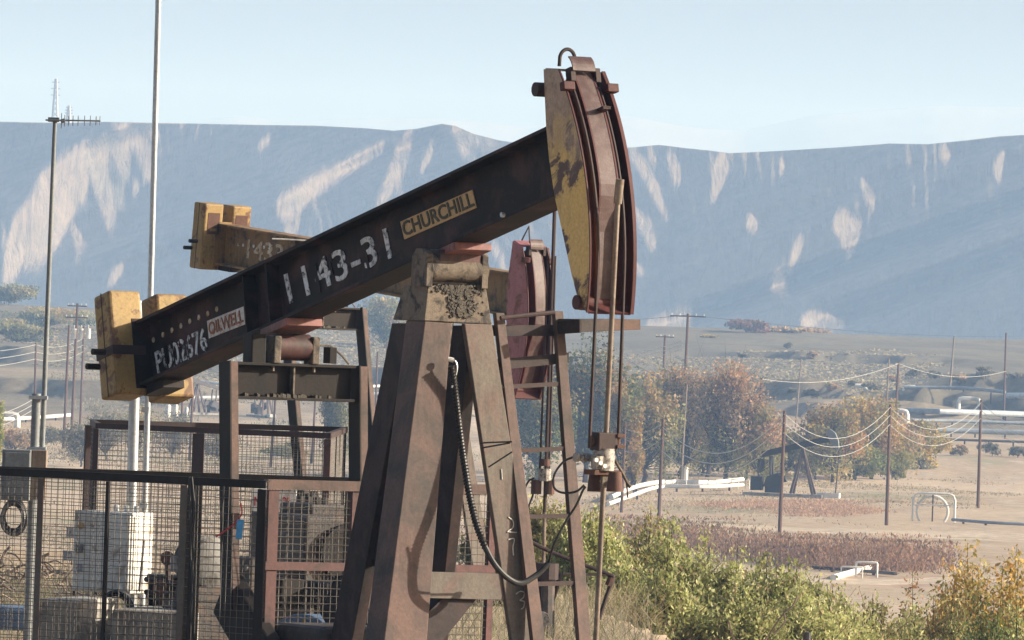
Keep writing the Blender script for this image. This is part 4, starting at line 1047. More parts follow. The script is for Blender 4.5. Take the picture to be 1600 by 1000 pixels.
tag(MB().tube(pts, .12, 10).build('dark_pipe', 'dark_tarp', None, smooth=True), 'dark pipe lying on the ground in front of the green bushes', 'pipe')
p = W(1261, 995, 90)
tag(MB().tube([V((p.x, 90, zt(p.x, 90) - .2)), W(1261, 988, 90)], .05, 10).build('pipe_stub', 'dark_tarp', None), 'short black pipe stub sticking up at the bottom edge', 'pipe stub')

# clutter inside the near cage
def bundle(name, label, cat, pts_list, r, mat):
    c = W(*pts_list[0][0]); root = empty(name, (c.x, c.y, 0), label, cat)
    for pts in pts_list: MB().tube(curve([W(*p) for p in pts], 6) if len(pts) > 2 else [W(*p) for p in pts], r, 7).build('pipe', mat, root, smooth=True)
    return root
mf = bundle('pipe_manifold', 'rusty pipe manifold with valves low behind the left mesh fence', 'pipework',
    [((228, 905, 58.6), (300, 915, 58.2)), ((228, 925, 58.6), (330, 938, 58.0)), ((250, 905, 58.5), (248, 985, 58.5)), ((285, 912, 58.3), (283, 985, 58.3)), ((262, 880, 58.4), (263, 915, 58.4))], .022, 'rust_dark')
for x, y in ((262, 872), (250, 918), (285, 925)):
    p = W(x, y, 58.3); MB().tube([p - V((0, .05, 0)), p - V((0, .02, 0))], .055, 12).build('hand_wheel', 'rust', mf); MB().box(p, (.03, 0, 0), (0, .04, 0), (0, 0, .045)).build('valve_body', 'engine_dark', mf, .008)
bt = empty('battery_box', (W(255, 950, 58.9).x, 58.9, 0), 'black battery box on the footing right of the white cabinet', 'box')
MB().box(W(258, 927, 58.9), (.13, 0, 0), (0, .12, 0), (0, 0, .13)).build('case', 'black_steel', bt, .01); MB().box(W(258, 900, 58.9), (.135, 0, 0), (0, .125, 0), (0, 0, .012)).build('lid', 'engine_dark', bt, .004)
bundle('loose_cable', 'black cables looping down the mesh beside the middle fence post', 'cable',
    [((300, 745, 54.9), (304, 800, 54.85), (298, 860, 54.9), (303, 930, 54.85), (300, 1000, 54.9)), ((296, 745, 54.9), (299, 830, 54.85), (305, 900, 54.9), (298, 950, 54.85), (304, 1000, 54.9)),
     ((350, 760, 54.8), (346, 820, 54.8), (352, 880, 54.8), (345, 960, 54.8))], .007, 'rubber')
r5 = random.Random(9); bp = empty('branch_pile', (W(60, 900, 66).x, 66, 0), 'pile of dry bare branches behind the mesh left of the cabinet', 'branches')
for k in range(46):
    x, y = r5.uniform(-20, 118), r5.uniform(880, 930); Y = r5.uniform(64, 68); dx, dy = r5.uniform(-45, 45), r5.uniform(-34, 14)
    MB().tube(curve([W(x, y, Y), W(x + dx * .5, y + dy * .5 - 6, Y), W(x + dx, y + dy, Y + r5.uniform(-.5, .5))], 4), r5.uniform(.006, .014), 5).build('branch', 'pale_pole', bp)
r5 = random.Random(19)
for k, (x, y, w_, h_, Y, mt_, lb) in enumerate(((392, 905, 60, 70, 58.6, 'engine_dark', 'dark pump housing behind the mesh beside the left pitman arm'), (545, 830, 40, 60, 59.6, 'black_steel', 'dark gear case right of the engine behind the sunlit mesh'), (440, 925, 60, 44, 58.0, 'black_steel', 'black oily skid end under the engine'), (520, 930, 70, 44, 58.0, 'engine_dark', 'dark oily belt drive under the engine, right side'))):
    c = W(x, y, Y); sc_ = Y / F; root = empty('machine_housing', (c.x, Y, 0), lb, 'machinery', 'machinery inside the near cage')
    MB().box(c, D_ * w_ * sc_ * .6, N_ * w_ * sc_ * .35, Z * h_ * sc_ / 2).build('case', mt_, root, .015)
    MB().box(V((c.x, c.y, (c.z - h_ * sc_ / 2) / 2)), D_ * w_ * sc_ * .4, N_ * w_ * sc_ * .25, Z * (c.z - h_ * sc_ / 2) / 2).build('stand', 'engine_dark', root)
    for q in range(4):
        p = c + N_ * w_ * sc_ * .36 + D_ * r5.uniform(-.5, .5) * w_ * sc_ + Z * r5.uniform(-.4, .4) * h_ * sc_
        MB().tube([p, p + N_ * .02], r5.uniform(.012, .03), 8).build('flange_bolt', r5.choice(['rust', 'engine_grey', 'dust_steel']), root)
# ------------------------------------------------------------------ utility poles and wires
def pole(label, xt, yt, xb, yb, r=.15, mat='wood_pole', arms=(), cans=0, Y=None, name='utility_pole', group='utility poles across the field'):
    g = ghit(xb, yb) if Y is None else V((W(xb, yb, Y).x, Y, zt(W(xb, yb, Y).x, Y)))
    top = W(xt, yt, g.y)
    root = empty(name, (g.x, g.y, g.z), label, 'utility pole', group)
    MB().tube([V((g.x, g.y, g.z - .3)), V((top.x, g.y, top.z))], [r, r * .72], 8).build('shaft', mat, root, smooth=True)
    for dz, hw in arms:
        MB().box((top.x, g.y - r - .05, top.z - dz), (hw, 0, 0), (0, .05, 0), (0, 0, .07)).build('crossarm', mat, root)
        for e in (-.9, -.45, .45, .9):
            MB().tube([V((top.x + e * hw, g.y - r - .05, top.z - dz + .07)), V((top.x + e * hw, g.y - r - .05, top.z - dz + .3))], .06, 6).build('insulator', 'white_paint', root)
    for k in range(cans):
        c = V((top.x - .05 + .75 * (k - (cans - 1) / 2) * (1 if cans > 1 else 0) + (.35 if cans == 1 else 0), g.y - r - .32, top.z - 2.2))
        MB().tube([c - Z * .55, c + Z * .5], .27, 10).build('transformer', 'white_paint', root, smooth=True)
        MB().tube([c + Z * .5, c + Z * .8], .05, 6).build('bushing', 'white_paint', root)
    return dict(top=top, root=root)
Pl = {}
Pl['a'] = pole('wooden pole standing right of the tall rod clamp, at the white pipelines', 1036, 655, 1029, 818)
Pl['b'] = pole('brown wooden pole just left of the distant dark pumpjack', 1226, 642, 1218, 836)
Pl['c'] = pole('brown wooden pole in front of the orange trees, right of the distant pumpjack', 1391, 632, 1385, 821)
Pl['d'] = pole('rightmost brown wooden pole in the near row, past the orange trees', 1533, 625, 1528, 794)
Pl['e'] = pole('short thin pole close behind the bridle cables of the black unit', 977, 660, 971, 800, .13)
def pole_at(label, xt, yt, xb, Y, **k): return pole(label, xt, yt, xb, 0, Y=Y, **k)
def pole_s(label, xt, yt, xb, Y, **k):
    X = W(xb, 600, Y).x
    return pole(label, xt, yt, xb, 600, Y=Y, **k)
Pl['f'] = pole_s('tall pole with a crossarm rising above the brown autumn trees', 1075, 490, 1069, 860, arms=((.3, 2.0),), r=.2)
Pl['g'] = pole_s('stubby pole with crossarm on the far slope, left of the taller crossarm pole', 1039, 524, 1036, 1000, arms=((.2, 1.2),), r=.2)
Pl['h'] = pole_s('pole at the right edge of the brown autumn trees', 1190, 590, 1187, 900, r=.17)
Pl['i'] = pole_s('thin pale pole below the dark bank on the far slope', 1252, 560, 1245, 1000, r=.11, mat='pale_pole')
Pl['j'] = pole_s('dark pole above the orange trees, right one of a close pair', 1404, 566, 1400, 960, r=.19)
Pl['k'] = pole_s('pale pole above the orange trees, left one of a close pair', 1389, 560, 1386, 1010, r=.14, mat='pale_pole')
Pl['l'] = pole_s('thin pale pole on the grassy slope, left of the rightmost far pole', 1491, 525, 1484, 1130, r=.17, mat='pale_pole')
Pl['m'] = pole_s('tall far pole at the right by the white pipe end', 1572, 520, 1570, 1050, r=.17)
Pl['n'] = pole_s('single transformer pole in front of the brown autumn trees', 1073, 600, 1069, 745, r=.13, mat='pale_pole', cans=0)
p = W(1070, 740, 744); MB().tube([p - Z * .6 - V((0, .4, 0)), p + Z * .6 - V((0, .4, 0))], .32, 10).build('transformer', 'white_paint', Pl['n']['root'], smooth=True)
Pl['o'] = pole('left pole of the three carrying white transformers', 108, 508, 99, 702, .17)
Pl['p'] = pole('middle pole of the transformer bank, tallest, with two crossarms', 121, 474, 111, 693, .18, arms=((.3, 1.1), (1.6, 1.3)))
Pl['q'] = pole('right pole of the three carrying white transformers', 131, 510, 125, 672, .15)
tb = Pl['p']['root']; yb_ = tb.location.y
for x in (116, 127, 138):
    p = W(x, 521, yb_ - .5); MB().tube([p - Z * .6, p + Z * .55], .26, 10).build('transformer', 'white_paint', tb, smooth=True)
    MB().tube([p + Z * .55, p + Z * .95], .05, 6).build('bushing', 'white_paint', tb)
Pl['r'] = pole('reddish double pole left of the antenna mast', 56, 536, 53, 690, .15)
for lb, xt, yt, xb, Y in (('thin pole right of the yellow counterweights', 302, 600, 300, 780), ('brown pole seen beneath the equaliser, left of the small white tank', 432, 600, 427, 760),
                          ('faint pole behind the crank, left of the yellowish tree', 494, 606, 491, 800), ('pole seen between the equaliser and the samson post', 590, 550, 588, 900),
                          ('pole with small crossarm between the equaliser and the post, taller', 605, 534, 602, 1000), ('thin post beyond the white tanks at left', 286, 612, 284, 820)):
    pole_s(lb, xt, yt, xb, Y, r=.14)
# wires
def wire(pts, sag, r=.022, mat='line_wire', label='', grp=None):
    out = []
    for a, b in zip(pts[:-1], pts[1:]):
        for t in [k / 14 for k in range(14)]: out.append(a + (b - a) * t - Z * (4 * sag * t * (1 - t)))
    out.append(pts[-1])
    o = MB().tube(out, r, 5).build('power_line', mat); tag(o, label, 'wire', grp or 'overhead wires'); return o
T = lambda k, d=0.0: Pl[k]['top'] - Z * d + V((0, -.2, 0))
off_r = W(1700, 632, 610)
for k, d in enumerate((.3, 1.15, 2.1)):
    wire([T('e', d + .2), T('a', d * .6 + .1)], .5, .018, label=['upper', 'middle', 'lower'][k] + ' wire between the two left poles at the pipelines')
    wire([T('a', d + .3), T('b', d * .75)], 2.4, .034, label=['upper', 'middle', 'lower'][k] + ' sagging wire between the poles either side of the brown trees')
    wire([T('b', d * .75), T('c', d * .75)], 2.1, label=['upper', 'middle', 'lower'][k] + ' sagging wire in front of the orange trees')
    wire([T('c', d * .75), T('d', d * .75)], 2.0, label=['upper', 'middle', 'lower'][k] + ' sagging wire over the grey pipelines')
    wire([T('d', d * .75), off_r - Z * d * .8], 2.0, label=['upper', 'middle', 'lower'][k] + ' wire running out of the picture at the right')
for k, d in enumerate((.2, 1.0, 1.8)):
    l0 = W(-120, 545, 760) - Z * d
    wire([l0, T('r', d)], .5, .026, label=['upper', 'middle', 'lower'][k] + ' wire from the left edge to the reddish pole')
    wire([T('r', d), T('q', 1.2 + d)], .6, .026, label=['upper', 'middle', 'lower'][k] + ' wire between the reddish pole and the transformer poles')
    wire([T('q', 1.2 + d), W(420, 575 + d * 10, 840)], .7, .024, label=['upper', 'middle', 'lower'][k] + ' wire passing behind the yellow counterweights')
    wire([W(600, 600 + 9 * d, 900), W(1066, 531 + 8 * d, 861)], 1.6, .035, label=['upper', 'middle', 'lower'][k] + ' bright wire climbing to the tall crossarm pole')
    wire([W(-90, 655 + 14 * d, 560), W(50, 623 + 10 * d, 690)], .6, .025, label=['upper', 'middle', 'lower'][k] + ' wire slanting up from the left edge')
wire([W(1190, 592, 900), W(1404, 568, 960)], 1.2, .03, label='thin wire crossing the dark banks to the pole pair')
wire([W(1404, 568, 960), W(1572, 580, 1050)], 1.2, .03, label='thin wire on the grassy slope at the right')
wire([W(860, 492, 2000), W(1075, 492, 859)], 1.0, .03, 'rubber', label='dark wire arriving from the left at the tall crossarm')
wire([W(1075, 492, 859), W(1700, 520, 1600)], 1.5, .03, 'rubber', label='dark wire leaving the tall crossarm to the right')

# ------------------------------------------------------------------ lattice tower on the rim
def lattice(label, x, yt, yb, Y, hw):
    top, bot = W(x, yt, Y), W(x - 2, yb, Y); root = empty('lattice_tower', bot, label, 'tower', 'lattice towers on the rim')
    H = top.z - bot.z
    for sx in (-1, 1):
        for sy in (-1, 1):
            MB().bar(bot + V((sx * hw, sy * hw, 0)), top + V((sx * hw * .25, sy * hw * .25, 0)), .4, .4).build('leg', 'lattice', root)
    for k in range(9):
        t0, t1 = k / 9, (k + 1) / 9; w0, w1 = hw * (1 - .75 * t0), hw * (1 - .75 * t1)
        z0, z1 = bot.z + H * t0, bot.z + H * t1
        for sx in (-1, 1):
            MB().bar(V((bot.x - sx * w0, Y - w0, z0)), V((bot.x + sx * w1, Y - w1, z1)), .2, .2).build('lacing_bar', 'lattice', root)
    for t, w in ((.80, 1.5), (.93, 1.2), (.67, 1.5)):
        MB().bar(V((top.x - hw * w, Y, bot.z + H * t)), V((top.x + hw * w, Y, bot.z + H * t)), .3, .3).build('crossarm', 'lattice', root)
lattice('tall pale lattice pylon on the rim above the antenna', 87.5, 123, 200, 3180, 1.3)
lattice('small pale lattice pylon on the rim right of the tall one', 108, 165, 200, 3260, 1.1)

# ------------------------------------------------------------------ pipelines
def pipe(label, pts, r, mat='white_pipe', lift=.5, sup=0, cat='pipeline', smooth=3):
    g = []
    for x, y in pts:
        h = ghit(x, y); g.append(V((h.x, h.y, h.z + lift)))
    root = empty('pipeline', (g[0].x, g[0].y, g[0].z - lift), label, cat, 'pipelines across the field')
    MB().tube(curve(g, smooth) if len(g) > 2 else g, r, 10).build('pipe', mat, root, smooth=True)
    L = sum((b - a).length for a, b in zip(g[:-1], g[1:]))
    for k in range(sup):
        t = (k + .5) / sup * (len(g) - 1); i = min(int(t), len(g) - 2); p = g[i] + (g[i + 1] - g[i]) * (t - i)
        zz = zt(p.x, p.y)
        MB().box((p.x, p.y, (zz + p.z - r) / 2), (.09, 0, 0), (0, .09, 0), (0, 0, max((p.z - r - zz) / 2, .05))).build('support', 'rust_dark', root)
    return root
pipe('long white pipeline behind the rod, upper of two', [(955, 786), (985, 772), (1020, 763), (1055, 761), (1110, 762), (1160, 757)], .20, sup=6)
pipe('long white pipeline behind the rod, lower of two', [(950, 797), (985, 784), (1025, 770), (1060, 769), (1110, 769), (1160, 766)], .17, sup=6)
pipe('blue-grey pipeline across the right, uppermost', [(1415, 652), (1500, 653), (1640, 657)], .40, 'grey_pipe', .7, 6)
pipe('blue-grey pipeline across the right, second from the top', [(1425, 664), (1500, 665), (1640, 670)], .24, 'grey_pipe', .6, 6)
pipe('thick blue-grey pipeline across the right, third from the top', [(1415, 681), (1500, 683), (1640, 687)], .34, 'grey_pipe', .8, 6)
pipe('dark pipeline across the right, lowest of four', [(1450, 692), (1640, 698)], .16, 'engine_dark', .5, 5)
pipe('thin grey pipe running along the far bank at right', [(1412, 612), (1505, 614), (1570, 620)], .24, 'grey_pipe', .5, 3)
pipe('white pipe end at the right edge of the far bank', [(1575, 628), (1640, 628)], .42, 'white_pipe', .8, 2)
pipe('short pale pipe by the orange trees', [(1415, 688), (1455, 682)], .2, 'white_pipe', .5, 2)
pipe('dark pipe leading right from the white frame loop', [(1488, 817), (1540, 821), (1640, 826)], .13, 'grey_pipe', .25, 3)
pipe('pale pipe in the scrub left of the antenna mast', [(-20, 662), (40, 660), (110, 655)], .22, 'white_pipe', .5, 3)
pipe('long pale pipe seen between the rear cage and the weights', [(245, 630), (330, 628), (470, 622), (640, 622)], .22, 'grey_pipe', .6, 5)
pipe('pale pipe on the field between the equaliser and the post', [(300, 600), (420, 612), (620, 608)], .2, 'white_pipe', .5, 4)
pipe('light pipe low between the post legs', [(560, 880), (640, 868), (760, 864), (800, 862)], .15, 'white_pipe', .4, 3)
pipe('dark pipe lying along the track at the right', [(1270, 892), (1330, 896), (1400, 902)], .10, 'engine_dark', .2, 2)
pipe('white pipe lying on the track at the right', [(1302, 908), (1330, 900), (1358, 893)], .20, 'white_pipe', .2, 0)
def loop(label, xs, yt, yb, r=.09, bend=True, mat='white_pipe', cat='pipe frame'):
    a, b = ghit(xs[0], yb), ghit(xs[1], yb); b.y = a.y; b.z = zt(b.x, b.y); top = W(xs[0], yt, a.y).z; q = .5 if bend else .08
    root = empty('pipe_loop', a, label, cat, 'white pipe frames')
    pts = [a, V((a.x, a.y, top - q)), V((a.x + q * .3, a.y, top - q * .3)), V((a.x + q, a.y, top)), V((b.x - q, b.y, top)), V((b.x - q * .3, b.y, top - q * .3)), V((b.x, b.y, top - q)), b]
    MB().tube(pts, r, 8).build('pipe', mat, root, smooth=True); return root, a, b, top
lr, a, b, top = loop('white square pipe frame standing in the pink grass at the right', (1426, 1486), 770, 814, .10)
c = V(((a.x + b.x) / 2 - .1, a.y + .3, a.z)); R_ = 1.25
MB().tube([c + V((R_ * 1.0 * math.cos(t), 0, .8 + R_ * math.sin(t))) for t in [math.pi * (-.22 + 1.44 * k / 20) for k in range(21)]], .11, 8).build('arch', 'white_pipe', lr, smooth=True)
MB().tube([V((c.x, c.y - .2, a.z)), V((c.x, c.y - .2, top))], .06, 6).build('post', 'wood_pole', lr)
MB().tube([V((a.x, c.y - .3, (a.z + top) / 2 + .2)), V((b.x, c.y - .3, (a.z + top) / 2 + .2))], .05, 6).build('cross_pipe', 'white_pipe', lr)
loop('cream pipe frame by the track, right and taller of two', (1337, 1369), 878, 902, .07, False)
loop('cream pipe frame by the track, left and lower of two', (1314, 1346), 885, 903, .05, False)
for k, (x0, x1, yt) in enumerate(((1039, 1051, 750), (1058, 1072, 750), (1106, 1119, 750), (1142, 1153, 749), (1165, 1170, 750))):
    loop(['first', 'second', 'third', 'fourth', 'fifth'][k] + ' small white frame from the left along the white pipelines', (x0, x1), yt, 764, .05, False)
def riser(label, x, yb, yt, dx, r=.28):
    g = ghit(x, yb); s = g.y / F; top = g.z + (yb - yt) * s
    pts = [g, V((g.x, g.y, top - .5)), V((g.x + .15 * dx, g.y, top - .1)), V((g.x + .6 * dx, g.y, top)), V((g.x + 1.6 * dx, g.y, top))]
    root = empty('pipe_riser', g, label, 'pipe', 'white pipe risers'); MB().tube(pts, r, 8).build('pipe', 'white_pipe', root, smooth=True)
riser('white pipe elbow rising at the grey pipelines', 1497, 652, 624, 1); riser('white curved riser behind the pole beside the orange trees', 1417, 668, 642, -1, .3)
riser('white elbow on the far bank at the right', 1412, 612, 604, 1, .2); riser('white riser by the rightmost near pole', 1530, 640, 624, -1)
riser('small white pipe elbow on the far slope under the dark bank', 1353, 610, 603, -1, .3); riser('white pipe elbow in the scrub at far left', 27, 668, 648, -1, .35)

# ------------------------------------------------------------------ distant pumpjacks
def small_pump(label, x, y, flip, s=1.0, mat='engine_dark', th=.25, tiltdeg=14, scale=None):
    g = ghit(x, y); root = empty('pumpjack', g, label, 'pumpjack', 'pumpjacks')
    d = V((math.cos(th) * flip, -math.sin(th), 0)); n = V((-d.y, d.x, 0)); a = math.radians(tiltdeg); i = d * math.cos(a) + Z * math.sin(a); k = i.cross(n); k = k if k.z > 0 else -k
    q = lambda dd, nn, zz: g + (d * dd + n * nn + Z * zz) * s
    piv = q(0.4, 0, 3.9)
    MB().box(piv + i * -.4 * s + k * .28 * s, i * 2.9 * s, n * .14 * s, k * .24 * s).build('walking_beam', mat, root)
    hp = piv + k * .28 * s
    MB().prism([hp + (i * p + k * r_) * s - n * .2 * s for p, r_ in ((2.1, .65), (2.5, .75), (2.85, .35), (2.95, -.3), (2.85, -1.0), (2.65, -1.1), (2.3, -.3))], n * .4 * s).build('horsehead', 'grey_box', root)
    for sd in (-1, 1):
        for e in (-.75, 1.0): MB().bar(q(.4, sd * .15, 3.85), q(.4 + e, sd * .7, .3), .2 * s, .2 * s, d).build('post_leg', 'primer_brown', root)
        MB().bar(piv - i * 2.6 * s + n * sd * .5 * s, q(-2.0, sd * .55, 1.2), .14 * s, .14 * s).build('pitman_arm', mat, root)
        MB().prism([q(*p) for p in ((-2.3, sd * .62, 1.6), (-1.4, sd * .62, 1.9), (-.9, sd * .62, 1.2), (-2.6, sd * .62, .75))], n * sd * .2 * s).build('crank', mat, root)
    MB().box(q(-1.9, 0, .8), d * .6 * s, n * .4 * s, Z * .5 * s).build('gear_reducer', mat, root)
    MB().box(q(-3.2, 0, 1.0), d * .45 * s, n * .5 * s, Z * .55 * s).build('motor_guard', mat, root)
    MB().box(q(-1, 0, .12), d * 3.2 * s, n * .9 * s, Z * .14 * s).build('base', 'concrete', root)
    MB().tube([hp + i * 2.9 * s - k * .9 * s, q(3.15, 0, .3)], .05 * s, 6).build('polished_rod', 'rust_dark', root)
    MB().box(q(2.6, 0, .25), d * .9 * s, n * .4 * s, Z * .2 * s).build('well_cellar', 'white_paint', root)
    return root
small_pump('small dark pumpjack in the field in front of the autumn trees', 1244, 777, 1, 1.12, 'black_steel', th=.2, tiltdeg=15)
small_pump('tiny dark pumpjack seen beneath the equaliser', 412, 652, 1, 1.0, th=1.2, tiltdeg=8)
small_pump('tiny dark pumpjack near the middle, seen past the left pitman arm', 312, 648, -1, 1.0, th=.6)
def tank(label, x, y, w, h, mat='white_paint'):
    g = ghit(x, y); s = g.y / F; r = w * s / 2; root = empty('tank', g, label, 'tank', 'tanks in the field')
    MB().tube([g, g + Z * h * s * .9, g + Z * h * s], [r, r, r * .6], 16).build('shell', mat, root, smooth=True)
    MB().tube([g + V((0, -r * 1.02, 0)), g + V((0, -r * 1.02, h * s))], .05, 6).build('pipe', 'grey_pipe', root)
tank('small white tank on a dark base seen under the equaliser', 455, 648, 11, 15); tank('left white tank beyond the yellow weight', 262, 652, 9, 20); tank('middle white tank beyond the yellow weight', 274, 652, 8, 20); tank('right white tank beyond the yellow weight', 291, 652, 6, 16)
# ------------------------------------------------------------------ vegetation
nr = np.random.RandomState(12)
def leaf_quads(c, size, asp=.55, upright=0.0):
    n = len(c); a = nr.normal(size=(n, 3)); a[:, 2] += upright * np.sign(a[:, 2] + 1e-9) * 1.5; a /= np.linalg.norm(a, axis=1)[:, None]
    b = np.cross(a, nr.normal(size=(n, 3))); b /= np.linalg.norm(b, axis=1)[:, None]
    s = size * np.clip(np.exp(nr.normal(size=n) * .38) * .92, .4, 2.0)[:, None]
    v = np.stack([c - a * s * .5, c + b * s * asp * .5 + a * s * .05, c + a * s * .5, c - b * s * asp * .5 + a * s * .05], 1).reshape(-1, 3)
    return v, np.arange(n * 4).reshape(n, 4)
def pick(pal, n, jit=.25, key=None):
    w = np.array([p[0] for p in pal], float); w /= w.sum(); cols = np.array([p[1] for p in pal])
    if key is None: i = nr.choice(len(pal), n, p=w)
    else: i = np.searchsorted(np.cumsum(w), np.clip(key, 0, .9999))
    return cols[np.minimum(i, len(pal) - 1)] * nr.uniform(1 - jit, 1 + jit, n)[:, None]
GREEN = [(4, (.10, .13, .04)), (3, (.14, .165, .05)), (2, (.07, .10, .036)), (1, (.22, .20, .06))]
BROWN = [(4, (.35, .25, .15)), (3, (.30, .22, .145)), (2, (.40, .25, .135)), (2, (.24, .22, .10)), (1, (.43, .26, .155))]
RUSSET = [(4, (.32, .205, .085)), (3, (.27, .18, .08)), (3, (.33, .25, .075)), (4, (.20, .19, .07)), (1, (.37, .20, .08))]
YELLOW = [(4, (.40, .28, .06)), (3, (.32, .24, .06)), (3, (.20, .19, .055)), (2, (.34, .19, .06))]
OLIVE = [(4, (.24, .225, .09)), (3, (.18, .185, .075)), (2, (.31, .25, .11)), (1, (.34, .235, .10))]
GREY = [(4, (.17, .16, .105)), (3, (.135, .13, .085)), (2, (.20, .18, .125))]
WILLOW = [(5, (.30, .32, .115)), (4, (.38, .39, .16)), (3, (.22, .245, .09)), (3, (.46, .44, .22)), (2, (.30, .23, .13))]
GOLD = [(4, (.50, .34, .08)), (3, (.40, .29, .09)), (3, (.28, .25, .08)), (2, (.44, .25, .08))]
def tree(name, label, cat, base, height, width, depth, pal, n, leaf, group, clumps=46, tight=.11, low=.03, pal2=None, split=.5, trunk_r=None, bare=0, shape=1.0, r_mat='bark'):
    """trunk and limbs carrying clumps of leaves; gaps are left between the clumps"""
    base = V(base); root = empty(name, base, label, cat, group); H, Wd, Dp = height, width / 2, depth / 2
    cl = []
    nl = 5 + int(width > 7) * 3
    lobes = []
    for k in range(nl):                 # the crown is a handful of uneven lobes
        while True:
            u = nr.uniform(-1, 1, 3)
            if (u ** 2).sum() < 1: break
        lobes.append((u * np.array([.62, .62, .5]) + np.array([0, 0, .12]), nr.uniform(.34, .56)))
    lobes.append((np.array([0, 0, .42]), .5)); lobes.append((np.array([nr.uniform(-.2, .2), 0, -.35]), .6))
    while len(cl) < clumps:
        c0, r1 = lobes[nr.randint(len(lobes))]; u = nr.normal(size=3); u /= np.linalg.norm(u); u = c0 + u * r1 * nr.uniform(.45, 1) ** .5
        zf = np.clip((u[2] + 1) / 2, 0, 1.04); wd = 1.0 if shape == 1 else (1 - .55 * zf)
        cl.append((u[0] * Wd * wd, u[1] * Dp * wd, H * (low + (1 - low) * zf * .95)))
    cl = np.array(cl); r0 = trunk_r or H * .022
    b = MB()
    fork = V((base.x + nr.uniform(-.04, .04) * Wd, base.y, base.z + H * max(low * .9, .12)))
    b.tube([base - Z * .3, (base + fork) / 2 + V((nr.uniform(-.03, .03) * H, 0, 0)), fork], [r0 * 1.25, r0, r0 * .85], 7)
    b.build('trunk', r_mat, root, smooth=True)
    lm = MB()
    for k in range(clumps):
        e = base + V(cl[k]); mid = fork + (e - fork) * .5 + V(nr.normal(size=3)) * (e - fork).length * .07
        lm.tube([fork, mid, e], [r0 * .5, r0 * .28, r0 * .08], 4, False)
        for t in range(3 + bare * 4):
            d_ = V(nr.normal(size=3)) * H * .07 * (1 + bare); d_.z = abs(d_.z)
            lm.tube([mid + (e - mid) * nr.uniform(.3, 1), e + d_], [r0 * .10, r0 * .03], 3, False)
    lm.build('limbs', r_mat, root)
    per = np.maximum(nr.normal(n / clumps, n / clumps * .35, clumps), 3).astype(int)
    C = np.concatenate([cl[k] + np.clip(nr.normal(size=(per[k], 3)), -1.5, 1.5) * np.array([Wd, Dp, H * .5]) * tight * 1.7 * nr.uniform(.6, 1.25) for k in range(clumps)])
    keepz = C[:, 2] > .02 * H; C = C[keepz]
    v, f = leaf_quads(C + np.array(base), leaf)
    cid = np.repeat(np.arange(clumps), per)[keepz]
    ca = pick(pal, clumps, .3); cb_ = pick(pal2 if pal2 is not None else pal, clumps, .3)
    hi = (C[:, 2] / H + nr.normal(size=len(C)) * .07 + .12 * np.sin(C[:, 0] / Wd * 3)) > split
    cols = np.where(hi[:, None], cb_[cid], ca[cid]) * nr.uniform(.88, 1.12, (len(C), 1))
    np_mesh('crown', v, f, 'leaf', root, cols)
    return root
def tree_px(name, label, x, yb, yt, wpx, Y=None, cat='tree', group='trees in the valley', dep=1.0, **k):
    g = ghit(x, yb) if Y is None else V((W(x, yb, Y).x, Y, zt(W(x, yb, Y).x, Y)))
    s = g.y / F; H = W(x, yt, g.y).z - g.z; w = wpx * s
    return tree(name, label, cat, g, H, w, w * dep, k.pop('pal'), k.pop('n'), k.pop('leaf', .2), group, **k)
# brown autumn trees in the middle of the right half
tree_px('autumn_tree', 'leftmost brown autumn tree of the middle clump, with olive leaves low down', 1005, 754, 572, 126, pal=OLIVE, pal2=RUSSET, split=.75, n=13632, leaf=.30, clumps=60)
tree_px('autumn_tree', 'tallest thin-leaved brown tree in the middle clump', 1065, 750, 566, 138, pal=OLIVE, pal2=BROWN, split=.45, n=16661, leaf=.26, clumps=80, bare=1)
tree_px('autumn_tree', 'reddish brown rounded tree at the right of the middle clump', 1135, 752, 572, 149, pal=OLIVE, pal2=BROWN, split=.40, n=16661, leaf=.26, clumps=80, bare=1)
tree_px('autumn_tree', 'low green and brown tree right behind the small pumpjack', 1186, 754, 635, 92, pal=OLIVE, pal2=BROWN, split=.55, n=9088, leaf=.28, clumps=50)
tree_px('autumn_tree', 'dark green tree under the middle clump behind the white pipelines', 1095, 742, 650, 172, pal=GREEN, pal2=OLIVE, split=.6, n=12117, leaf=.28, clumps=60, low=.05)
tree_px('autumn_tree', 'orange tipped tree right of the bridle cables', 975, 754, 585, 64, pal=RUSSET, pal2=RUSSET, n=7573, leaf=.29, clumps=36, Y=700)
tree_px('autumn_tree', 'small flame orange tree by the thin pole', 991, 754, 690, 39, pal=RUSSET, n=3938, leaf=.2, clumps=20, Y=690)
tree_px('autumn_tree', 'tall green tree with orange patches seen behind the ladder', 915, 754, 528, 149, pal=GREEN, pal2=[(3, (.09, .11, .035)), (2, (.22, .14, .05))], split=.5, n=19691, leaf=.30, clumps=80, low=.08)
tree_px('autumn_tree', 'dark green tree between the ladder rails', 840, 754, 585, 126, pal=GREEN, pal2=OLIVE, split=.7, n=13632, leaf=.30, clumps=60, low=.08)
for x, yb, yt, w, p2, lb in ((945, 752, 575, 120, OLIVE, 'olive tree filling the belt behind the bridle cables'), (1035, 748, 590, 130, BROWN, 'brown and olive tree behind the middle clump, left'), (1105, 746, 585, 130, BROWN, 'brown and olive tree behind the middle clump, right'),
        (1165, 750, 625, 100, OLIVE, 'olive tree joining the middle clump to the small pumpjack'), (1225, 748, 668, 90, OLIVE, 'low olive tree right behind the small pumpjack beam'), (1330, 746, 634, 130, YELLOW, 'gold and olive tree at the back of the right clump'), (1395, 746, 640, 110, BROWN, 'brown tree at the back of the right clump')):
    tree_px('autumn_tree', lb, x, yb, yt, w, pal=OLIVE, pal2=p2, split=.5, n=7000, leaf=.31, clumps=50, low=.04)
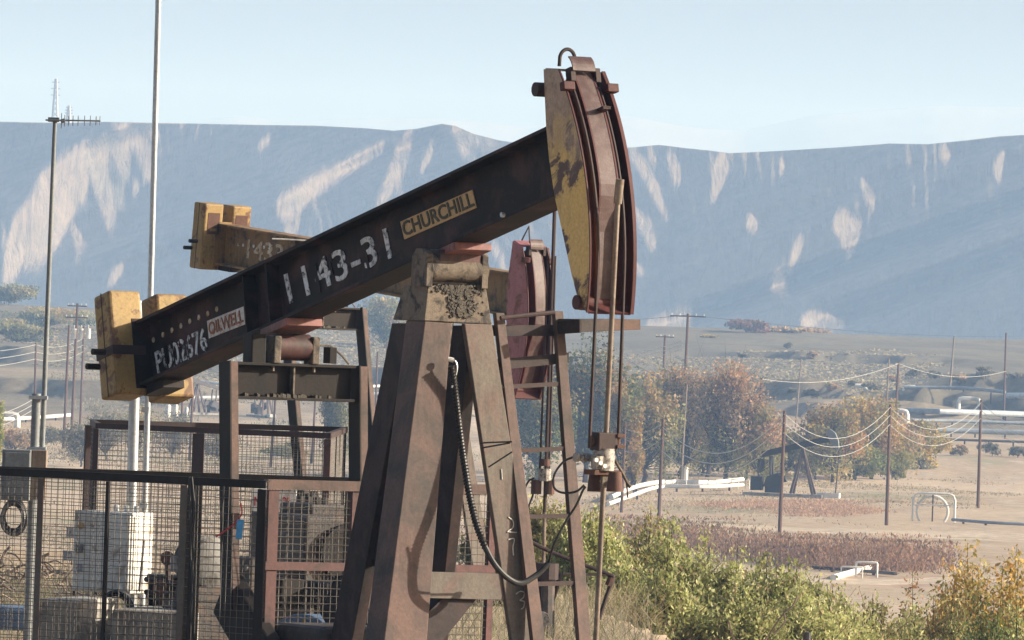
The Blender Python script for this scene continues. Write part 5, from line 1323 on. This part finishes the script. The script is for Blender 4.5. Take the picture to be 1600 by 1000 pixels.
# orange clump at the right
tree_px('autumn_tree', 'orange and yellow tree left of the middle in the right clump', 1300, 754, 625, 126, pal=OLIVE, pal2=RUSSET, split=.42, n=15147, leaf=.28, clumps=64)
tree_px('autumn_tree', 'russet tree at the centre of the right clump', 1362, 748, 622, 126, pal=[(2, (.15, .15, .04)), (2, (.20, .13, .05))], pal2=RUSSET, split=.4, n=15147, leaf=.28, clumps=64)
tree_px('autumn_tree', 'golden tree at the right end of the right clump', 1437, 734, 650, 103, pal=OLIVE, pal2=YELLOW, split=.25, n=12117, leaf=.28, clumps=56)
tree_px('autumn_tree', 'low yellow green tree in front of the right clump', 1335, 750, 690, 126, pal=[(3, (.20, .20, .05)), (2, (.12, .14, .04))], n=10602, leaf=.26, clumps=56, low=.03)
tree_px('autumn_tree', 'low olive tree at the left foot of the right clump', 1275, 750, 680, 103, pal=OLIVE, n=9088, leaf=.26, clumps=50, low=.03)
tree_px('autumn_tree', 'small yellow green tree behind the pole before the orange clump', 1400, 750, 700, 69, pal=[(3, (.22, .20, .05)), (2, (.13, .14, .04))], n=6058, leaf=.2, clumps=40, low=.03)
# hazy trees on the far rise
tree_px('autumn_tree', 'hazy reddish tree on the far rise right of the crossarm pole', 1165, 545, 497, 74, Y=1480, pal=[(3, (.19, .10, .085)), (2, (.14, .09, .07))], n=5000, leaf=.5, clumps=44, low=.02, bare=1)
tree_px('autumn_tree', 'hazy low brown tree beside the reddish one on the rise', 1215, 545, 511, 80, Y=1500, pal=BROWN, n=4000, leaf=.5, clumps=40, low=.02)
tree_px('autumn_tree', 'faint grey brown tree at the right end of the far rise group', 1275, 540, 513, 60, Y=1560, pal=BROWN, n=2600, leaf=.5, clumps=30, low=.02)
tree_px('autumn_tree', 'small yellow tree on the far rise', 1110, 548, 524, 36, Y=1450, pal=YELLOW, n=1800, leaf=.4, clumps=24, low=.02)
for k, (x, yb, yt, w, Y, lb) in enumerate(((12, 530, 440, 60, 1500, 'hazy dark tree at the far left edge'), (70, 535, 478, 90, 1350, 'hazy green tree left of the transformer poles'), (25, 545, 500, 70, 1250, 'low hazy tree below the far left trees'),
        (125, 530, 500, 60, 1420, 'hazy low tree behind the transformer poles'), (600, 520, 452, 58, 1300, 'hazy dark tree seen under the beam left of the post'), (630, 525, 480, 40, 1320, 'small hazy tree beside the post cap'),
        (168, 520, 492, 40, 1500, 'faint small tree left of the yellow counterweight'))):
    tree_px('valley_tree', lb, x, yb, yt, int(w * 1.6), Y=Y, pal=GREEN, pal2=OLIVE, n=6000, leaf=.45, clumps=42, low=.03)
tree_px('valley_tree', 'yellowish green tree seen through the frame of the pitman arms', 522, 700, 598, 70, pal=OLIVE, pal2=[(2, (.20, .18, .05)), (2, (.11, .12, .04))], split=.4, n=6000, leaf=.24, clumps=50, low=.04, Y=760)
tree_px('valley_tree', 'bright yellow green bush at the left edge of the field', -8, 660, 600, 44, pal=[(3, (.22, .24, .04)), (2, (.30, .27, .05))], n=3500, leaf=.2, clumps=30, low=.03, Y=600)
for k, (x, yb, yt, w, pal, lb) in enumerate(((165, 720, 632, 110, GREY, 'grey green bush left of the galvanised posts'), (215, 715, 628, 90, OLIVE, 'olive bush behind the galvanised posts'), (270, 716, 640, 100, GREY, 'grey bush behind the rear cage, left part'),
        (125, 730, 650, 80, GREY, 'grey bush at the foot of the transformer poles'), (60, 700, 660, 90, GREY, 'dark low bush behind the grey control box'), (20, 712, 668, 70, BROWN, 'brown low bush at the left edge below the pale pipe'),
        (340, 720, 668, 90, GREY, 'grey bush behind the left pitman arm'), (450, 716, 690, 90, OLIVE, 'low olive bush inside the view of the rear cage'), (620, 730, 640, 60, OLIVE, 'olive bush between the post and the pitman'))):
    tree_px('scrub_bush', lb, x, yb, yt, w, cat='bush', group='scrub bushes in the field', pal=pal, n=4500, leaf=.2, clumps=46, low=.02)
# shrubs along the banks
bank_spots = [(1215, 622, 20), (1240, 618, 26), (1268, 620, 30), (1300, 612, 26), (1330, 605, 26), (1360, 612, 34), (1395, 598, 30), (1428, 590, 34), (1460, 592, 30), (1500, 600, 36), (1540, 592, 40), (1585, 596, 34), (1500, 712, 40), (1550, 712, 50), (1590, 715, 44), (1465, 708, 30), (1160, 560, 22), (1230, 545, 24), (1270, 560, 26)]
WORDS = ['first', 'second', 'third', 'fourth', 'fifth', 'sixth', 'seventh', 'eighth', 'ninth', 'tenth', 'eleventh', 'twelfth']
for k, (x, y, w) in enumerate(bank_spots):
    g = ghit(x, y); s = g.y / F
    lb = (WORDS[k] + ' low grey shrub from the left along the shaded banks') if k < 12 else (WORDS[k - 12] + (' shrub from the left below the grey pipelines' if k < 16 else ' shrub from the left on the far rise'))
    if k >= 16: lb = WORDS[k - 16] + ' shrub from the left on the far rise'
    tree('bank_shrub', lb, 'shrub', g, w * s * .42, w * s, w * s * .8, GREY if k % 3 else BROWN, 900, .3, 'shrubs on the banks', clumps=18, low=.02, trunk_r=.06)

# brush and grass: uncountable, one object each
def tufts(name, label, cat, spots_fn, n, h, w, pal, blades=7, lean=.5, jit=.3):
    P = spots_fn(n); n = len(P)
    P = np.repeat(P, blades, 0); m_ = len(P)
    P[:, :2] += nr.normal(size=(m_, 2)) * w[0]
    d_ = nr.normal(size=(m_, 3)) * lean; d_[:, 2] = 1; d_ /= np.linalg.norm(d_, axis=1)[:, None]
    hh = h * nr.uniform(.45, 1.2, m_)[:, None]; an = nr.uniform(0, math.pi, m_); sx = np.stack([np.cos(an), np.sin(an), an * 0], 1) * w[1] * nr.uniform(.5, 1.3, m_)[:, None]
    v = np.stack([P - sx * .6, P + sx * .6, P + d_ * hh + sx * .35, P + d_ * hh * 1.05 - sx * .35], 1).reshape(-1, 3)
    o = np_mesh(name, v, np.arange(m_ * 4).reshape(m_, 4), 'dry', None, pick(pal, m_, jit)); tag(o, label, cat, None, 'stuff'); return o
def area(poly_px, seed, thr=-1., fs=8.):
    """points on the ground inside a quad of the frame, thinned by noise"""
    (x0, x1, y0, y1) = poly_px
    a, b = ghit((x0 + x1) / 2, y1), ghit((x0 + x1) / 2, y0)
    def f(n):
        r = np.random.RandomState(seed); Y = r.uniform(a.y, b.y, n * 2); px = r.uniform(x0, x1, n * 2); X = (px - 800) / F * Y
        ed = np.minimum(np.minimum(px - x0, x1 - px) / (x1 - x0) * 6, np.minimum(Y - a.y, b.y - Y) / (b.y - a.y) * 4)
        ok = fbm(X / fs + seed, Y / (fs * 3), 3) > thr + .05 * r.randn(n * 2) + .35 * np.clip(1 - ed, 0, 1); X, Y = X[ok][:n], Y[ok][:n]
        return np.stack([X, Y, zterr(X, Y) - .03], 1)
    return f
DEAD = [(4, (.23, .135, .085)), (3, (.18, .11, .075)), (2, (.28, .175, .115)), (1, (.13, .09, .065))]
PINK = [(4, (.38, .245, .175)), (3, (.34, .23, .165)), (2, (.42, .30, .22))]
STRAW = [(4, (.33, .27, .18)), (3, (.27, .22, .15)), (2, (.22, .20, .12)), (1, (.16, .16, .08))]
SAGE = [(4, (.24, .22, .155)), (3, (.19, .18, .13)), (2, (.28, .25, .18))]
def brush(name, label, spots_fn, n, rad, pal, per=150, leaf=.16):
    P = spots_fn(n); n = len(P); rr = rad * (.55 + .8 * nr.rand(n) ** 1.8); pp = np.maximum(per * (rr / rad) ** 1.5, 12).astype(int)
    Pz = np.repeat(P, pp, 0); q = np.clip(nr.normal(size=Pz.shape), -1.4, 1.4) * np.repeat(rr, pp)[:, None] * np.array([.8, .8, .5]); q[:, 2] = np.abs(q[:, 2])
    cols = np.repeat(pick(pal, n, .35), pp, 0) * nr.uniform(.8, 1.2, (len(q), 1))
    v, f = leaf_quads(Pz + q, leaf, .3, .8); o = np_mesh(name, v, f, 'dry', None, cols); tag(o, label, 'brush', None, 'stuff')
def along(pts, seed, sy):
    def f(n):
        r = np.random.RandomState(seed); x = r.uniform(pts[0][0], pts[-1][0], n); x = x + 26 * np.sin(x / 13.0 + 1.2 * r.rand(n)); y = np.interp(x, [p[0] for p in pts], [p[1] for p in pts]) + r.randn(n) * sy
        dz = EYE + 10.0; Y = dz * F / np.maximum(y - (HZ + (x - 800) * math.tan(ROLL)), 50); X = (x - 800) / F * Y
        return np.stack([X, Y, zterr(X, Y) - .1], 1)
    return f
brush('dead_brush', 'band of dark reddish brown dead brush across the field below the small pumpjack', along([(1020, 838), (1100, 850), (1190, 866), (1260, 876)], 5, 5), 105, 1.9, DEAD, 300, .2)
brush('dead_brush', 'dark reddish brown dead brush before the orange trees at right', along([(1230, 866), (1300, 874), (1390, 884), (1470, 880)], 6, 5), 95, 2.1, DEAD, 320, .2)
brush('dead_brush', 'dark scrub patches on the left part of the field', area((-60, 700, 590, 720), 16, .06, 9.), 300, 1.5, SAGE + GREY, 90, .3)
tufts('pink_grass', 'pinkish dry grass on the field round the white pipe frame', 'grass', area((1050, 1530, 774, 818), 7, .0, 9.), 7000, .24, (.7, .08), PINK, 6, 1.0)
tufts('dry_grass', 'straw coloured dry grass over the flat field', 'grass', area((820, 1660, 700, 920), 8, -.02, 12.), 9000, .2, (.8, .08), STRAW, 4, .9)
tufts('dry_grass', 'dry grass and weeds over the left part of the field', 'grass', area((-60, 820, 640, 930), 9, -.06, 10.), 9000, .3, (.8, .08), STRAW + SAGE, 4, .9)
tufts('sage_scrub', 'low grey sage scrub over the far rise', 'scrub', area((-80, 1680, 520, 660), 10, -.08, 16.), 15000, .3, (.8, .5), STRAW + SAGE, 3, 1.2)
tufts('pad_weeds', 'dry stalks and weeds on the ground round the pumping units', 'weeds', lambda n: (lambda r: np.stack([r.uniform(-7, 1.5, n), 62 + 32 * r.rand(n), np.zeros(n)], 1) + 0)(np.random.RandomState(4)), 3200, .26, (.18, .007), SAGE + STRAW + [(2, (.14, .15, .05))], 8, .8)
# fallen stalks by the pipe and the pale dead branches
def near_bush(label, x, Y, top_y, wpx, pal, n, leaf=.06, stems=26, pal2=None, name='willow_bush', lean=.28):
    g = V((W(x, 900, Y).x, Y, 0)); g.z = zt(g.x, Y); s = Y / F; H = W(x, top_y, Y).z - g.z; Wd = wpx * s / 2
    root = empty(name, g, label, 'bush', 'green bushes beyond the units')
    st = MB(); C = []; per = n // stems
    for k in range(stems):
        a = nr.uniform(0, 2 * math.pi); r = math.sqrt(nr.rand()); e = V((math.cos(a) * r * Wd, math.sin(a) * r * Wd * .8, H * (1.0 - .38 * r ** 2) * nr.uniform(.84, 1.04)))
        f0 = V((e.x * .25, e.y * .25, 0)); md = f0 + (e - f0) * .55 + V((e.x * .08, 0, .05 * H))
        st.tube([g + f0, g + md, g + e], [.022, .014, .004], 4, False)
        t = nr.beta(1.7, 1.15, per)[:, None]
        c = np.array(f0) * (1 - t) ** 2 + 2 * np.array(md) * t * (1 - t) + np.array(e) * t ** 2
        C.append(c + nr.normal(size=(per, 3)) * np.array([.22, .22, .15]) * (1.2 - .75 * t) * (Wd / 1.1) ** .5)
        for q in range(5):
            tt_ = nr.uniform(.35, .9); b0 = f0 * (1 - tt_) ** 2 + md * (2 * tt_ * (1 - tt_)) + e * tt_ ** 2; d_ = V(nr.normal(size=3)) * .22; d_.z = abs(d_.z) + .12
            st.tube([g + b0, g + b0 + d_], [.007, .002], 3, False)
            c2 = np.array(b0) + np.array(d_) * nr.rand(per // 9, 1); C.append(c2 + nr.normal(size=c2.shape) * .05)
    st.build('stems', 'bark', root)
    C = np.concatenate(C); C = C[C[:, 2] > .02]; v, f = leaf_quads(C + np.array(g), leaf, .42, .2); cols = pick(pal, len(C), .3) * np.clip(1 + 1.1 * fbm(C[:, 0] * 2.2 + g.x * 3, C[:, 2] * 2.2 + C[:, 1], 3), .6, 1.5)[:, None]
    if pal2 is not None:
        hi = C[:, 2] / H + nr.normal(size=len(C)) * .15 > .55; cols[hi] = pick(pal2, int(hi.sum()), .3)
    np_mesh('foliage', v, f, 'leaf', root, cols); return root
for x, Y, ty_, w, pal, n, lb in (
        (850, 100, 800, 150, OLIVE, 6500, 'leftmost green bush, seen through the ladder'), (925, 98, 792, 150, WILLOW, 8000, 'green bush right behind the polished rod'),
        (1000, 100, 800, 150, OLIVE, 8000, 'dull green bush right of the polished rod'), (1060, 97, 818, 150, WILLOW, 9000, 'bright green bush left of the middle in the near row'),
        (1130, 98, 848, 160, WILLOW, 10000, 'bright green bush at the middle of the near row'), (1205, 97, 868, 160, WILLOW, 10000, 'sunny yellow green bush below the small pumpjack'),
        (1275, 99, 890, 140, WILLOW, 8000, 'bright bush at the right end of the near row'), (965, 96, 880, 120, WILLOW, 6000, 'low green bush in front, next to the rod foot'),
        (1090, 95.5, 915, 150, WILLOW, 6000, 'low green bush in front at the dark pipe'), (1330, 103, 935, 120, WILLOW, 6000, 'low green bush at the track with white pipes'),
        (1400, 106, 922, 130, WILLOW, 6500, 'green bush under the russet bush at the right'), (1470, 108, 905, 140, OLIVE, 7000, 'dark olive bush left of the golden one'),
        (1540, 105, 940, 130, GREEN, 7000, 'dark green bush in the right bottom corner'), (1610, 106, 930, 120, WILLOW, 6000, 'green bush cut by the right edge'),
        (1030, 95, 880, 130, WILLOW, 6000, 'low bright bush in front, left of the dark pipe'), (1165, 95, 905, 150, WILLOW, 7000, 'low bright bush in front of the middle of the near row'), (1245, 95.5, 920, 140, WILLOW, 6500, 'low bright bush in front by the pipe stub'), (1310, 100, 915, 120, WILLOW, 5500, 'green bush just left of the white pipes on the track'), (1365, 104, 940, 110, OLIVE, 5000, 'dull green bush right of the white pipes on the track'),
        (785, 101, 850, 120, OLIVE, 5000, 'olive bush behind the far leg of the black unit')):
    near_bush(lb, x, Y, ty_ - 8, int(w * 1.15), pal, int(n * 2.3), .058, 40)
near_bush('large golden orange bush at the right edge', 1552, 122, 832, 280, OLIVE, 34000, .08, 54, GOLD, 'golden_bush')
near_bush('russet bush left of the golden one', 1455, 126, 872, 150, OLIVE, 17000, .075, 36, [(3, (.30, .165, .07)), (3, (.22, .15, .07)), (2, (.16, .15, .06))], 'russet_bush')
near_bush('shaded olive bush between the russet and golden ones', 1510, 124, 880, 160, OLIVE, 18000, .075, 36, None, 'olive_bush')
for k, (pts, lb) in enumerate(((((1196, 1000), (1222, 962), (1240, 945), (1246, 930)), 'pale bare twig curving up before the sunny bush'), (((1150, 1005), (1142, 985), (1138, 968)), 'short pale twig by the dark pipe'), (((1210, 990), (1226, 972), (1225, 955)), 'small forked pale twig at the dark pipe'))):
    tag(MB().tube(curve([W(x, y, 94) for x, y in pts], 5), .012, 5).build('dead_twig', 'pale_pole'), lb, 'twig')
